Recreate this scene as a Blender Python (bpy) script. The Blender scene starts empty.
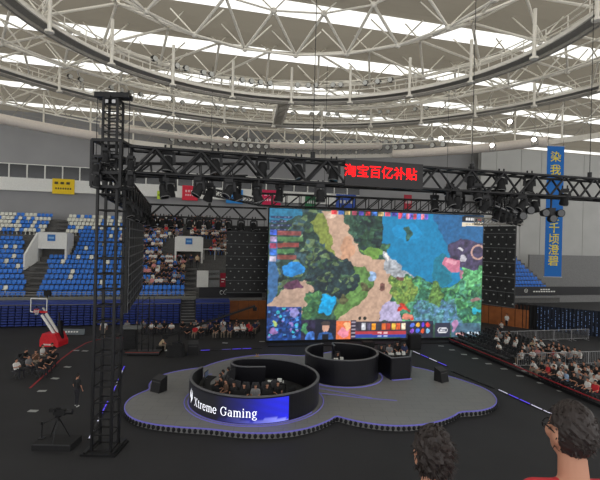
import bpy, math, random
import numpy as np
from mathutils import Vector, Matrix, Euler
R = random.Random(7)
SC = bpy.context.scene
COL = SC.collection
PI = math.pi
# ------------------------------------------------------------------ camera model
F = 450.0; ROLL = math.radians(1.4); CZ = 9.5
CR, SR = math.cos(ROLL), math.sin(ROLL)
def ray(px, py):
    u, v = px-300.0, py-240.0
    return (u*CR+v*SR)/F, (-u*SR+v*CR)/F
def at(px, py, Y):
    u, v = ray(px, py); return Vector((u*Y, Y, CZ-v*Y))
def atz(px, py, z=0.0):
    u, v = ray(px, py); Y = (CZ-z)/v; return Vector((u*Y, Y, z))
def proj(p):
    u, v = p[0]/p[1]*F, (CZ-p[2])/p[1]*F
    return 300+u*CR-v*SR, 240+u*SR+v*CR
# hall frame: s along the long stand, t away from the floor
HA = math.radians(14); AX = Vector((math.cos(HA), math.sin(HA), 0)); NX = Vector((-math.sin(HA), math.cos(HA), 0))
P0 = Vector((-17, 50.75, 0)); ZV = Vector((0, 0, 1))
def hp(s, t, z): return P0+AX*s+NX*t+ZV*z
def hall(px, py, t):
    u, v = ray(px, py); d = Vector((u, 1, -v)); c = Vector((0, 0, CZ))
    k = (t-(c-P0).dot(NX))/d.dot(NX); p = c+d*k
    q = p-P0; return q.dot(AX), p.z
def s_at(px, t, py=240): return hall(px, py, t)[0]

cam = bpy.data.cameras.new('camera'); co = bpy.data.objects.new('camera', cam); COL.objects.link(co)
cam.sensor_fit = 'HORIZONTAL'; cam.sensor_width = 36; cam.lens = 27; cam.clip_start = 0.1; cam.clip_end = 600
co.matrix_world = Matrix.Translation((0, 0, CZ)) @ Matrix.Rotation(PI/2, 4, 'X') @ Matrix.Rotation(ROLL, 4, 'Z')
SC.camera = co
vs = SC.view_settings; vs.view_transform = 'Standard'; vs.look = 'None'; vs.gamma = 1; vs.exposure = 0.68; vs.use_curve_mapping = False

# ------------------------------------------------------------------ materials
def lin(c):
    c = c/255.0
    return c/12.92 if c <= .04045 else ((c+.055)/1.055)**2.4
def rgb(t): return (lin(t[0]), lin(t[1]), lin(t[2]), 1)
MATS = {}
def mat(name, c, rough=.6, metal=0, noise=.12, scale=6.0, emit=0, spec=.4):
    if name in MATS: return MATS[name]
    m = bpy.data.materials.new(name); m.use_nodes = True
    nt = m.node_tree; b = nt.nodes['Principled BSDF']
    b.inputs['Roughness'].default_value = rough; b.inputs['Metallic'].default_value = metal
    b.inputs['Specular IOR Level'].default_value = spec
    col = rgb(c)
    if noise:
        tc = nt.nodes.new('ShaderNodeTexCoord'); n = nt.nodes.new('ShaderNodeTexNoise'); n.inputs['Scale'].default_value = scale
        n.inputs['Detail'].default_value = 3
        r = nt.nodes.new('ShaderNodeValToRGB')
        r.color_ramp.elements[0].position = .3; r.color_ramp.elements[1].position = .7
        r.color_ramp.elements[0].color = tuple(x*(1-noise) for x in col[:3])+(1,)
        r.color_ramp.elements[1].color = tuple(min(1, x*(1+noise)) for x in col[:3])+(1,)
        nt.links.new(tc.outputs['Object'], n.inputs['Vector']); nt.links.new(n.outputs['Fac'], r.inputs['Fac'])
        nt.links.new(r.outputs['Color'], b.inputs['Base Color'])
    else: b.inputs['Base Color'].default_value = col
    if emit:
        b.inputs['Emission Color'].default_value = col; b.inputs['Emission Strength'].default_value = emit
    MATS[name] = m; return m
BLK = mat('black_metal', (26, 26, 28), .45, .3)
BLK2 = mat('black_matte', (20, 20, 22), .8)
DRK = mat('dark_grey', (48, 48, 50), .6)
GRY = mat('grey_paint', (118, 118, 118), .6)
STEEL = mat('painted_steel', (236, 231, 220), .5, 0, .04)
STEELG = mat('steel_grey', (150, 147, 140), .5, .1)
WHITE = mat('white_paint', (222, 222, 218), .6, 0, .05)
ALU = mat('aluminium', (170, 170, 172), .35, .7)
RED = mat('red_paint', (200, 26, 38), .5)
CONC = mat('concrete', (92, 91, 90), .85, 0, .15)
CONCD = mat('dark_concrete', (66, 64, 62), .85, 0, .2)
LAMP = mat('lamp_glow', (255, 250, 240), .4, 0, 0, emit=9)
PURPLE = mat('purple_light', (84, 66, 215), .4, 0, 0, emit=.55)
PURPLED = mat('purple_edge', (92, 88, 160), .4, 0, 0, emit=.3)
WLIGHT = mat('white_light', (200, 200, 220), .4, 0, 0, emit=.4)
GLASSD = mat('lens_glass', (18, 20, 26), .1, 0, 0, spec=.8)

# ------------------------------------------------------------------ mesh builder
class MB:
    def __init__(s): s.v = []; s.f = []; s.m = []; s.cur = 0
    def add(s, vs_, fs):
        o = len(s.v); s.v += [tuple(p) for p in vs_]
        for f in fs: s.f.append(tuple(i+o for i in f)); s.m.append(s.cur)
        return s
    def box(s, c, d, rot=None):
        x, y, z = d[0]/2, d[1]/2, d[2]/2
        P = [Vector((i*x, j*y, k*z)) for k in (-1, 1) for j in (-1, 1) for i in (-1, 1)]
        if rot is not None: P = [rot @ p for p in P]
        c = Vector(c)
        return s.add([p+c for p in P], [(0, 2, 3, 1), (4, 5, 7, 6), (0, 1, 5, 4), (2, 6, 7, 3), (0, 4, 6, 2), (1, 3, 7, 5)])
    def bx(s, a, b):
        a, b = Vector(a), Vector(b); return s.box((a+b)/2, [abs(q) for q in (b-a)])
    def hbox(s, s0, s1, t0, t1, z0, z1):   # box in hall frame
        P = [hp(i, j, k) for k in (z0, z1) for j in (t0, t1) for i in (s0, s1)]
        return s.add(P, [(0, 2, 3, 1), (4, 5, 7, 6), (0, 1, 5, 4), (2, 6, 7, 3), (0, 4, 6, 2), (1, 3, 7, 5)])
    def tube(s, a, b, r, r2=None, n=6, caps=True):
        a, b = Vector(a), Vector(b); d = b-a
        if d.length < 1e-6: return s
        r2 = r if r2 is None else r2
        q = d.to_track_quat('Z', 'Y'); P = []
        for p, rr in ((a, r), (b, r2)):
            for i in range(n):
                an = 2*PI*i/n+PI/n; P.append(p+q @ Vector((math.cos(an)*rr, math.sin(an)*rr, 0)))
        fs = [(i, (i+1) % n, n+(i+1) % n, n+i) for i in range(n)]
        if caps: fs += [tuple(range(n-1, -1, -1)), tuple(range(n, 2*n))]
        return s.add(P, fs)
    def bar(s, a, b, w, h):          # rectangular bar, h is vertical-ish
        a, b = Vector(a), Vector(b); d = (b-a)
        x = d.normalized(); up = Vector((0, 0, 1)) if abs(x.z) < .95 else Vector((0, 1, 0))
        y = up.cross(x).normalized(); z = x.cross(y)
        P = [p+y*(j*w/2)+z*(k*h/2) for p in (a, b) for j, k in ((-1, -1), (1, -1), (1, 1), (-1, 1))]
        return s.add(P, [(3, 2, 1, 0), (4, 5, 6, 7), (0, 1, 5, 4), (1, 2, 6, 5), (2, 3, 7, 6), (3, 0, 4, 7)])
    def path(s, pts, r, n=6, closed=False):
        m = len(pts)
        for i in range(m if closed else m-1): s.tube(pts[i], pts[(i+1) % m], r, n=n)
        return s
    def prism(s, poly, z0, z1):      # polygon (ccw) in xy
        n = len(poly)
        P = [(p[0], p[1], z0) for p in poly]+[(p[0], p[1], z1) for p in poly]
        return s.add(P, [tuple(range(n-1, -1, -1)), tuple(range(n, 2*n))]+[(i, (i+1) % n, n+(i+1) % n, n+i) for i in range(n)])
    def loft(s, rings, closed=True, caps=True):   # list of rings (same count)
        n = len(rings[0]); P = [p for r in rings for p in r]; fs = []
        for k in range(len(rings)-1):
            for i in range(n if closed else n-1):
                j = (i+1) % n; fs.append((k*n+i, k*n+j, (k+1)*n+j, (k+1)*n+i))
        if caps and closed: fs += [tuple(range(n-1, -1, -1)), tuple(range((len(rings)-1)*n, len(rings)*n))]
        return s.add(P, fs)
    def ell(s, c, r, nu=12, nv=8, rot=None, keep=None):
        c = Vector(c); P = []; fs = []
        for j in range(nv+1):
            th = PI*j/nv
            for i in range(nu):
                ph = 2*PI*i/nu
                p = Vector((r[0]*math.sin(th)*math.cos(ph), r[1]*math.sin(th)*math.sin(ph), r[2]*math.cos(th)))
                P.append(c+(rot @ p if rot is not None else p))
        for j in range(nv):
            for i in range(nu):
                a, b = j*nu+i, j*nu+(i+1) % nu
                f = (a, a+nu, b+nu, b)
                if j == 0: f = (a, a+nu, b+nu)
                if j == nv-1: f = (a, a+nu, b)
                if keep is None or keep(sum((P[k]-c for k in f), Vector())/len(f)): fs.append(f)
        return s.add(P, fs)
    def disc(s, c, nrm, r, n=12):
        q = Vector(nrm).to_track_quat('Z', 'Y'); c = Vector(c)
        return s.add([c+q @ Vector((math.cos(2*PI*i/n)*r, math.sin(2*PI*i/n)*r, 0)) for i in range(n)], [tuple(range(n))])
    def mesh(s, name, mats):
        me = bpy.data.meshes.new(name); me.from_pydata(s.v, [], s.f)
        for m in (mats if isinstance(mats, (list, tuple)) else [mats]): me.materials.append(m)
        if any(s.m): me.polygons.foreach_set('material_index', s.m)
        me.update(); return me
    def build(s, name, mats, parent=None, smooth=False, loc=None, rz=0):
        me = s.mesh(name, mats)
        if smooth: me.polygons.foreach_set('use_smooth', [True]*len(me.polygons))
        return link(name, me, parent, loc, rz)
def link(name, me, parent=None, loc=None, rz=0):
    o = bpy.data.objects.new(name, me); COL.objects.link(o)
    if parent is not None: o.parent = parent
    if loc is not None: o.location = loc
    if rz: o.rotation_euler = (0, 0, rz)
    return o
def tag(o, label, cat, group=None):
    o['label'] = label; o['category'] = cat
    if group: o['group'] = group
    return o
def struct(o): o['kind'] = 'structure'; return o
def stuff(o): o['kind'] = 'stuff'; return o
def empty(name, loc, rz=0):
    o = bpy.data.objects.new(name, None); COL.objects.link(o); o.location = loc; o.rotation_euler = (0, 0, rz); o.empty_display_size = .2
    return o
def copytree(o, parent=None):
    c = o.copy(); COL.objects.link(c); c.parent = parent
    for ch in list(o.children): copytree(ch, c)
    return c
ONES = ['', 'first', 'second', 'third', 'fourth', 'fifth', 'sixth', 'seventh', 'eighth', 'ninth', 'tenth', 'eleventh', 'twelfth', 'thirteenth',
        'fourteenth', 'fifteenth', 'sixteenth', 'seventeenth', 'eighteenth', 'nineteenth']
TENS = {2: ('twentieth', 'twenty'), 3: ('thirtieth', 'thirty'), 4: ('fortieth', 'forty'), 5: ('fiftieth', 'fifty'), 6: ('sixtieth', 'sixty'), 7: ('seventieth', 'seventy')}
def nth(n):
    if n < 20: return ONES[n]
    t, u = divmod(n, 10)
    return TENS[t][0] if u == 0 else TENS[t][1]+'-'+ONES[u]
def facing(d): return math.atan2(-d[0], d[1])    # rotz so that local +Y points along d

# ------------------------------------------------------------------ world and lights
w = bpy.data.worlds.new('sky'); SC.world = w; w.use_nodes = True
bg = w.node_tree.nodes['Background']; bg.inputs[0].default_value = (1.0, .995, .98, 1); bg.inputs[1].default_value = 1.0

# ------------------------------------------------------------------ floor
fm = mat('floor_mat', (44, 44, 46), .75, 0, .1, .35, spec=.25)
struct(MB().add([(-110, -2, 0), (110, -2, 0), (110, 125, 0), (-110, 125, 0)], [(0, 1, 2, 3)]).build('floor', fm))

# ------------------------------------------------------------------ stand terraces, walls
ROWS, DT, DZ, ZB = 18, .88, .53, 2.45
def rowz(i): return ZB+DZ*i
S_L, S_R = -26.0, s_at(560, 0, 292)
tb = MB()
for i in range(ROWS):
    t0 = i*DT
    tb.hbox(S_L, S_R, t0, t0+DT+.02 if i < ROWS-1 else 17.2, rowz(i)-.9, rowz(i))
struct(tb.build('stand_terrace', CONC))
wall_gray = mat('wall_grey', (146, 146, 148), .8, 0, .05, .3)
wall_lite = mat('wall_light_grey', (176, 176, 174), .8, 0, .05, .3)
struct(MB().hbox(-70, 80, 17.6, 17.9, 9, 15.6).hbox(-70, 80, 19.2, 19.5, 19.4, 27).hbox(s_at(345, 17), 60, 18.9, 19.2, 15, 19.8).build('wall_back', wall_gray))
struct(MB().hbox(-70, s_at(345, 17), 16.9, 19.2, 15.45, 17.25).build('trim_1', WHITE))
# windows of the boxes above the fascia
wdark = mat('window_glass_dark', (44, 46, 50), .15, 0, .2, .4, spec=.6)
k = 1
sA = -62
while sA < 30:
    fr = MB().hbox(sA, sA+.16, 18.3, 18.6, 17.25, 19.4).hbox(sA+.16, sA+2.3, 18.3, 18.6, 19.28, 19.4).hbox(sA+.16, sA+2.3, 18.3, 18.6, 17.25, 17.33)
    o = struct(fr.build('window_%d' % k, WHITE)); MB().hbox(sA+.16, sA+2.3, 18.42, 18.46, 17.33, 19.28).build('pane', wdark, o)
    k += 1; sA += 2.3
# end wall on the far side, plain panels with seams
ew = MB(); se = s_at(478, 17)
q = se
for wd in (3.2, 5.2, 4.4, 3.6, 6, 6, 6, 6, 6): ew.hbox(q, q+wd-.08, 16.6, 17.5, 0, 27); q += wd
ew.hbox(se, q, 16.8, 17.4, 0, 26.9)
struct(ew.build('wall_right', wall_lite))
struct(MB().hbox(s_at(530, 10), s_at(530, 10)+16, 10, 10.3, 0, 8.0).build('wall_low', GRY))
# under-stand wall: wood, curtain
wood = mat('wood_wall', (150, 88, 46), .5, 0, .2, 1.5)
s0, s1 = s_at(229, -.4), s_at(478, -.4)
wb = MB(); q = s0+.1
while q < s1: wb.hbox(q, min(q+1.15, s1), -.5, -.3, 0, 2.2); q += 1.19
wb.cur = 1; wb.hbox(s0+.1, s1, -.42, -.21, 0, 2.19)
struct(wb.build('wall_wood', [wood, mat('wood_dark', (70, 36, 22), .6)]))
struct(MB().hbox(S_L, s_at(181, -1.5, 312)-.05, -.3, -.14, 0, 2.29).hbox(s_at(195, -1.5, 312)+.05, s0, -.3, -.14, 0, 2.19).build('wall_stand_front', DRK))
# curtains and wooden wall on the right, standing on the floor below the parapet
def curtain(name, pa, pb, z1, m, label, dots=None):
    L = (pb-pa).length; x = (pb-pa).normalized(); y = Vector((-x.y, x.x, 0)); n = int(L/.12); mb = MB(); rows_ = []
    for off in (0, .05):
        pts = [pa+x*(L*i/n)+y*(off+.09*math.sin(i*1.9)) for i in range(n+1)]
        rows_.append([[p+ZV*.02 for p in pts], [p+ZV*z1 for p in pts]])
    mb.loft([rows_[0][0], rows_[0][1], rows_[1][1], rows_[1][0]], closed=False, caps=False)
    o = mb.build(name, m); tag(o, label, 'curtain')
    if dots:
        d = MB(); rr = random.Random(3)
        for k_ in range(330):
            u = .35*round(L*rr.random()/.35); z_ = .15+(z1-.3)*rr.random(); p = pa+x*u-y*.13+ZV*z_
            d.box(p, (.05, .05, .08), Matrix.Rotation(math.atan2(x.y, x.x), 3, 'Z'))
        stuff(d.build('light_dot', dots, o))
    return o
cp = [atz(476, 321.5), atz(516, 327), atz(537.5, 330), atz(640, 342)]
curtain('stage_curtain', cp[1], cp[2], 2.75, BLK2, 'plain black curtain hanging beside the wooden wall')
curtain('star_curtain', cp[2], cp[3], 2.75, mat('curtain_navy', (26, 32, 46), .8), 'dark curtain covered in pale blue light dots', mat('dot_blue', (120, 150, 200), .5, 0, 0, emit=.12))
wr = MB(); x = (cp[1]-cp[0]).normalized(); L = (cp[1]-cp[0]).length; ra = Matrix.Rotation(math.atan2(x.y, x.x), 3, 'Z'); k = 0
while (k+1)*1.5 < L+1.5:
    wr.box(cp[0]+x*(k*1.5+.75)+ZV*1.05, (1.42, .12, 2.1), ra); k += 1
wr.cur = 1; wr.box(cp[0]+x*(k*.75)+Vector((0, .1, 1.3)), (k*1.5, .1, 2.6), ra)
struct(wr.build('wall_wood_end', [wood, mat('wood_dark', (70, 36, 22), .6)]))
# parapets and rail
pr = MB().hbox(S_L, s_at(196, 0, 295), -.12, .08, 2.3, 2.75)
struct(pr.build('trim_2', mat('rail_grey', (112, 112, 104), .6)))
rl = MB(); q = S_L; sE = s_at(196, 0, 295)
while q < sE: rl.tube(hp(q, -.02, 2.7), hp(q, -.02, 3.2), .025); q += 1.5
for z in (2.95, 3.2): rl.tube(hp(S_L, -.02, z), hp(sE, -.02, z), .025)
tag(rl.build('front_railing', STEELG), 'thin grey railing along the front of the blue seats', 'railing')
for nm, a, b, lab in (('parapet_board', 199, 262, 'black parapet board below the media platform beside the stairs'), ('parapet_board', 512, 600, 'black parapet board with white emblem below the far blue seats')):
    sa, sb = s_at(a, -.1, 292), s_at(b, -.1, 292)
    o = empty(nm, hp((sa+sb)/2, -.1, 2.3)); tag(o, lab, 'parapet')
    def ch(mb, n_, m_):
        c = mb.build(n_, m_); c.parent = o; c.matrix_parent_inverse = Matrix.Translation(-o.location); return c
    ch(MB().hbox(sa, sb, -.15, .05, 2.55, 3.75), 'board', mat('board_black', (24, 24, 28), .4))
    ch(MB().hbox(sa, sb, -.2, .05, 2.2, 2.5), 'ledge', GRY)
    e = MB()
    if a == 199:
        c0 = s_at(221.5, -.16, 289)
        for dx in (0, .42):
            e.path([hp(c0+dx+.17*math.cos(x), -.17, 3.15+.22*math.sin(x)) for x in [PI*.25+PI*1.5*i/8 for i in range(9)]], .035, 4)
    else:
        c0 = s_at(526, -.16, 292)
        e.path([hp(c0+.26*math.cos(x), -.17, 3.2+.26*math.sin(x)) for x in [2*PI*i/10 for i in range(11)]], .03, 4)
        e.tube(hp(c0-.15, -.17, 3.3), hp(c0, -.17, 3.05), .03).tube(hp(c0+.15, -.17, 3.3), hp(c0, -.17, 3.05), .03)
        for i in range(9): e.hbox(c0+1.2+i*.42, c0+1.5+i*.42, -.17, -.15, 3.0, 3.16)
        for i in range(4): e.hbox(c0+2.4+i*.42, c0+2.7+i*.42, -.17, -.15, 3.3, 3.45)
    ch(e, 'emblem', WHITE)

# portals (vomitories)
def portal(px, half, py_t, py_b, t, lab, wing=True):
    sc_, _ = hall(px, (py_t+py_b)/2, t); _, zt = hall(px, py_t, t); _, zb = hall(px, py_b, t)
    zb = rowz(int(t/DT))
    o = empty('entrance_portal', hp(sc_, t, zb), HA); tag(o, lab, 'portal')
    h = zt-zb; w_ = half; d = 3.4
    MB().bx((-w_, 0, h*.45), (w_, .25, h)).build('lintel_wall', WHITE, o)
    for sg in (-1, 1):
        P = [(sg*w_, 0, 0), (sg*w_, d, 0), (sg*w_, d, h), (sg*w_, 0, h), (sg*(w_+.22), 0, 0), (sg*(w_+.22), d, 0), (sg*(w_+.22), d, h), (sg*(w_+.22), 0, h)]
        MB().add(P, [(0, 1, 2, 3), (7, 6, 5, 4), (0, 4, 5, 1), (1, 5, 6, 2), (2, 6, 7, 3), (3, 7, 4, 0)]).build('side_wall', WHITE, o)
    # low wing wall sloping down towards the rows below
    if wing: MB().add([(-w_-.22, 0, 0), (-w_-.22, 0, h), (-w_-1.1, -1.4, h*.25), (-w_-1.1, -1.4, -.9), (-w_, 0, 0), (-w_, 0, h), (-w_-.9, -1.4, h*.25), (-w_-.9, -1.4, -.9)],
             [(0, 1, 2, 3), (7, 6, 5, 4), (0, 4, 5, 1), (1, 5, 6, 2), (2, 6, 7, 3), (3, 7, 4, 0)]).build('wing_wall', WHITE, o)
    MB().bx((-w_, 0, h-.02), (w_, d, h+.1)).build('roof_slab', WHITE, o)
    MB().bx((-w_, 1.6, 0), (w_, 1.7, h*.45)).build('opening', mat('opening_dark', (96, 94, 92), .9), o)
    sg = MB().bx((-.45, -.05, h*.72), (.4, 0, h*.95)); so = sg.build('sign', mat('sign_blue', (36, 104, 178), .5), o)
    MB().bx((-.33, -.07, h*.8), (.28, -.05, h*.87)).build('mark', mat('sign_mark', (120, 170, 215), .5), so)
    return sc_, t, zb, h
VOM1 = portal(51.5, 1.45, 233, 257, 6.3, 'white stand entrance portal with blue sign among empty blue seats')
VOM2 = portal(189, 1.55, 237, 257, 6.3, 'white stand entrance portal with blue sign, people standing before it', False)

# aisle strips and steps
def aisle(s_lo, s_hi, r0, r1, wd):
    m = MB()
    for i in range(r0, r1):
        for h_ in (0, 1):
            m.hbox(s_lo, s_lo+wd, i*DT-.02-(0 if h_ else .3), i*DT+(.32 if h_ else .1), rowz(i)-(.0 if h_ else .3), rowz(i)+(.01 if h_ else -.26))
    return m
# seat layout polygons in hall coordinates read from the photograph
def seatpx(s, i): return proj(hp(s, i*DT+.5, rowz(i)+.5))
def interp(pts, y):
    pts = sorted(pts, key=lambda p: p[1])
    if y <= pts[0][1]: return pts[0][0]
    for a, b in zip(pts, pts[1:]):
        if y <= b[1]: return a[0]+(b[0]-a[0])*(y-a[1])/(b[1]-a[1])
    return pts[-1][0]
E1 = [(71, 210), (66, 233), (80, 236), (73, 253), (72, 254), (51, 255), (36, 298)]
E0 = [(59, 210), (42, 233)]
E2a = [(184, 210), (183, 236), (166, 237), (162, 256), (184.5, 257), (184.5, 298)]
E3 = [(191, 210), (190, 237), (213, 238), (209, 254)]
def block(x, y):
    if y < 234 and x < interp(E0, y): return 'upper'
    if x < 24 and y > 236: return 'wing'
    if interp(E1, y) < x < interp(E2a, y): return 'main'
    if y < 255 and interp(E3, y) < x < 300: return 'media'
    if x > 470: return 'far' if not (x < 500) else None
    return None
seats = []; crowdseats = []
for i in range(ROWS):
    s_ = S_L+.25; n = 0
    while s_ < S_R-.8:
        x, y = seatpx(s_, i)
        b = block(x, y)
        if b and -8 < x < 608 and not (228 < x < 505 and b != 'far'):
            if not (b == 'media' and i < 3): seats.append([i, s_, x, y, b])
        s_ += .5

# seat mesh (shell with pan, curved back and bracket), front faces -t
def seat_mesh(nm, m):
    mb = MB()
    prof = [(-.22, .43), (-.20, .465), (0, .44), (.14, .45), (.19, .55), (.21, .72), (.235, .85), (.265, .85), (.24, .7), (.23, .52), (.18, .41), (0, .40), (-.2, .42)]
    rings = []
    for k_ in range(5):
        x = -.205+.41*k_/4; dip = .02*math.cos((k_-2)*PI/4)
        rings.append([(x, a-(.03 if a > .13 and k_ in (0, 4) else 0), b_-dip*(1 if b_ < .5 else 0)-(.04 if b_ > .8 and k_ in (0, 4) else 0)) for a, b_ in prof])
    mb.loft(rings)
    mb.bx((-.05, .08, .0), (.05, .16, .42)).bx((-.12, .06, 0), (.12, .2, .03))
    return mb.mesh(nm, m)
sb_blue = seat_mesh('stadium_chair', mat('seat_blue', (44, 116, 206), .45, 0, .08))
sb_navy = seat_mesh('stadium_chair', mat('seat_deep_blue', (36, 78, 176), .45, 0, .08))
sb_white = seat_mesh('stadium_chair', mat('seat_white', (216, 216, 206), .5, 0, .06))
occupied = set()
def occ(x, y, b, i):
    r = R.random()
    if b == 'main':
        if x > 142 and y < 287: return r < (.9 if y > 255 else .78)
        if 118 < x < 130 and 234 < y < 246: return r < .6
    if b == 'media': return r < .9
    return False
rowcount = {}
for st in seats: st.append(occ(st[2], st[3], st[4], st[0]))
order = sorted(range(len(seats)), key=lambda k_: (seats[k_][5], hp(seats[k_][1], seats[k_][0]*DT, rowz(seats[k_][0])).length))
cnt = {'blue': 0, 'white': 0}; rest = {'blue': [], 'white': []}
pos_in_row = {}
for k_, st in enumerate(seats):
    key = (st[0], st[4]); pos_in_row[key] = pos_in_row.get(key, 0)+1; st.append(pos_in_row[key])
BN = {'upper': 'above the portal by the lattice tower', 'wing': 'beside the portal by the lattice tower', 'main': 'of the wide empty block', 'media': 'above the media platform', 'far': 'of the block under the banner'}
for k_ in order:
    i, s_, x, y, b, oc, n = seats[k_]
    white = R.random() < ((.58 if b in ('main', 'upper', 'wing') and y < 232 else .05) if b != 'far' else .015)
    if b == 'main' and y < 232 and x < 100: white = R.random() < .74
    if b == 'media' or (b == 'main' and x > 142 and y < 250): white = R.random() < .4
    kind = 'white' if white else 'blue'
    if cnt[kind] >= (215 if kind == 'blue' else 80): rest[kind].append((i, s_, b)); continue
    cnt[kind] += 1
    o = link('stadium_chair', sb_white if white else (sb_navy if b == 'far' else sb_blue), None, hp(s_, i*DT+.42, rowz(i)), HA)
    tag(o, '%s plastic stand seat %s in row %s %s' % (kind, nth(n), nth(i+1), BN[b]), 'seat', '%s seats %s' % (kind, BN[b]))
for kind, lst in rest.items():
    if not lst: continue
    src = sb_white if kind == 'white' else sb_blue
    mb = MB(); V = [v.co.copy() for v in src.vertices]; Fs = [tuple(p.vertices) for p in src.polygons]; rot = Matrix.Rotation(HA, 3, 'Z')
    for i, s_, b in lst:
        o_ = hp(s_, i*DT+.42, rowz(i)); mb.add([rot @ v+o_ for v in V], Fs)
    o = stuff(mb.build('stand_seating', src.materials[0])); tag(o, 'remaining %s stand seats in the farther rows under the spectators' % kind, 'seating')

# stairs between the blocks (dark strips)
stm = MB()
for i in range(ROWS):
    for E, dl in ((E1, -1), (E2a, 1)):
        pass
# stairs in the retracted seating
s_st0, s_st1 = s_at(181, -1.5, 312), s_at(195, -1.5, 312)
ss = MB()
for k_ in range(9): ss.hbox(s_st0, s_st1, -3.0+k_*.33, -.2, k_*.27, k_*.27+.27)
ss.cur = 1
for k_ in range(9): ss.hbox(s_st0+.05, s_st1-.05, -3.03+k_*.33, -2.98+k_*.33, k_*.27+.2, k_*.27+.275)
tag(ss.build('stand_stairs', [DRK, GRY]), 'dark stairs between the two retracted blue seating banks', 'stairs')
# main aisles as step blocks on terraces
def steps(px_pts, rows_, wpx, name, lab):
    m = MB()
    for i in rows_:
        y = proj(hp(0, i*DT+.4, rowz(i)))[1]
        y = y
        # find s so that pixel x matches the edge
        lo, hi = S_L, 20
        for _ in range(30):
            md = (lo+hi)/2; xx, yy = seatpx(md, i)
            if xx < interp(px_pts, yy): lo = md
            else: hi = md
        m.hbox(lo-wpx, lo-.15, i*DT-.28, i*DT+.1, rowz(i)-.3, rowz(i)-.265)
        m.hbox(lo-wpx, lo-.15, i*DT-.0, i*DT+DT-.3, rowz(i), rowz(i)+.012)
    o = m.build(name, CONCD); tag(o, lab, 'stairs')
steps([(71, 210), (67, 233)], range(13, 18), 1.2, 'aisle_steps', 'dark aisle steps above the portal beside the lattice tower')
steps([(80, 235), (74, 254)], range(8, 13), 1.1, 'aisle_steps', 'dark aisle steps running down past the empty block portal')
steps([(51, 255), (37, 298)], range(0, 8), 1.3, 'aisle_steps', 'dark aisle steps at the end of the wide empty block')
steps([(196, 210), (196, 300)], range(1, 7), 1.4, 'aisle_steps', 'aisle steps climbing from the rail to the crowded portal')
steps([(191, 210), (191, 237)], range(13, 18), .9, 'aisle_steps', 'aisle steps above the portal where people stand')

# media platform fittings beside the second aisle
sa = s_at(197, 2.2, 275); sb_ = s_at(208.5, 2.2, 275)
tag(MB().hbox(sa, sb_, 2.2, 2.5, rowz(2), rowz(2)+2.0).build('partition_board', WHITE), 'white partition board standing beside the stand stairs', 'partition')
tag(MB().hbox(sa, sb_, 3.8, 4.1, rowz(4), rowz(4)+.9).hbox(sa, sa+.08, 3.7, 3.8, rowz(4), rowz(4)+1.2).build('control_desk', CONCD), 'grey control desk behind the white partition board', 'desk')
sr0, sr1 = s_at(220.5, 1.6, 275), s_at(226, 1.6, 275)
rb = empty('pull_up_banner', hp((sr0+sr1)/2, 1.6, rowz(1)), HA); tag(rb, 'dark red upright banner on the media platform beside black panel', 'banner')
MB().bx((-.36, 0, .05), (.36, .03, 2.3)).build('panel', mat('maroon', (150, 22, 48), .6), rb); MB().bx((-.4, -.15, 0), (.4, .15, .06)).build('base', BLK, rb)
MB().bx((-.22, -.02, 1.5), (.22, 0, 1.62)).bx((-.22, -.02, 1.2), (.1, 0, 1.3)).build('mark', WHITE, rb)
for (a, t_, zt_) in ((209, 2.6, 2), (209, 3.6, 3), (209, 4.4, 4)):
    q0, q1 = s_at(a, t_, 275), s_at(219.5, t_, 275)
    tag(MB().hbox(q0, q1, t_, t_+.1, rowz(zt_), rowz(zt_)+.75).hbox(q0, q1, t_-.02, t_+.12, rowz(zt_)+.75, rowz(zt_)+.82).build('barrier_panel', mat('panel_grey', (128, 130, 132), .5)),
        'grey barrier panel on the media platform, %s step up' % nth(zt_-1), 'barrier', 'grey panels on the media platform')
tag(MB().tube(hp(s_at(200, 7, 252), 7, 8.0), hp(s_at(226, 7, 252), 7, 8.0), .05).tube(hp(s_at(204, 7, 252), 7, 6.6), hp(s_at(204, 7, 252), 7, 8.0), .04).tube(hp(s_at(215, 7, 252), 7, 6.6), hp(s_at(215, 7, 252), 7, 8.0), .04).build('hand_rail', WHITE),
    'white handrail above the media platform beside the portal', 'railing')

# retracted seating banks: rows of folded blue backs
navy = mat('folded_blue', (34, 54, 128), .5, 0, .1); navyd = mat('folded_dark', (20, 26, 60), .7)
def bank(sa, sb_, lab):
    o = empty('retracted_seating', hp((sa+sb_)/2, -1.5, 0), HA); tag(o, lab, 'seating bank'); L = (sb_-sa)/2
    MB().bx((-L, -.6, .0), (L, 1.15, 2.2)).build('carcass', navyd, o)
    MB().bx((-L, -.75, 2.2), (L, 1.15, 2.45)).build('top_deck', navy, o)
    for r in range(8):
        m = MB(); x = -L+.04; z = .12+r*.262
        while x < L-.3:
            m.bx((x, -1.08+.03*r, z), (min(x+.53, L), -.58, z+.15)); x += .64
        m.build('seat_row', navy, o)
    rr = MB().bx((-L, -.86, 2.19), (L, -.72, 2.23)); rr.build('edge_strip', GRY, o)
bank(-24.0, s_at(180.5, -1.5, 312), 'long retracted bank of folded blue seats behind the lattice tower')
bank(s_at(195.5, -1.5, 312), s_at(229, -1.5, 312), 'short retracted bank of folded blue seats beside the wooden doors')

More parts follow.
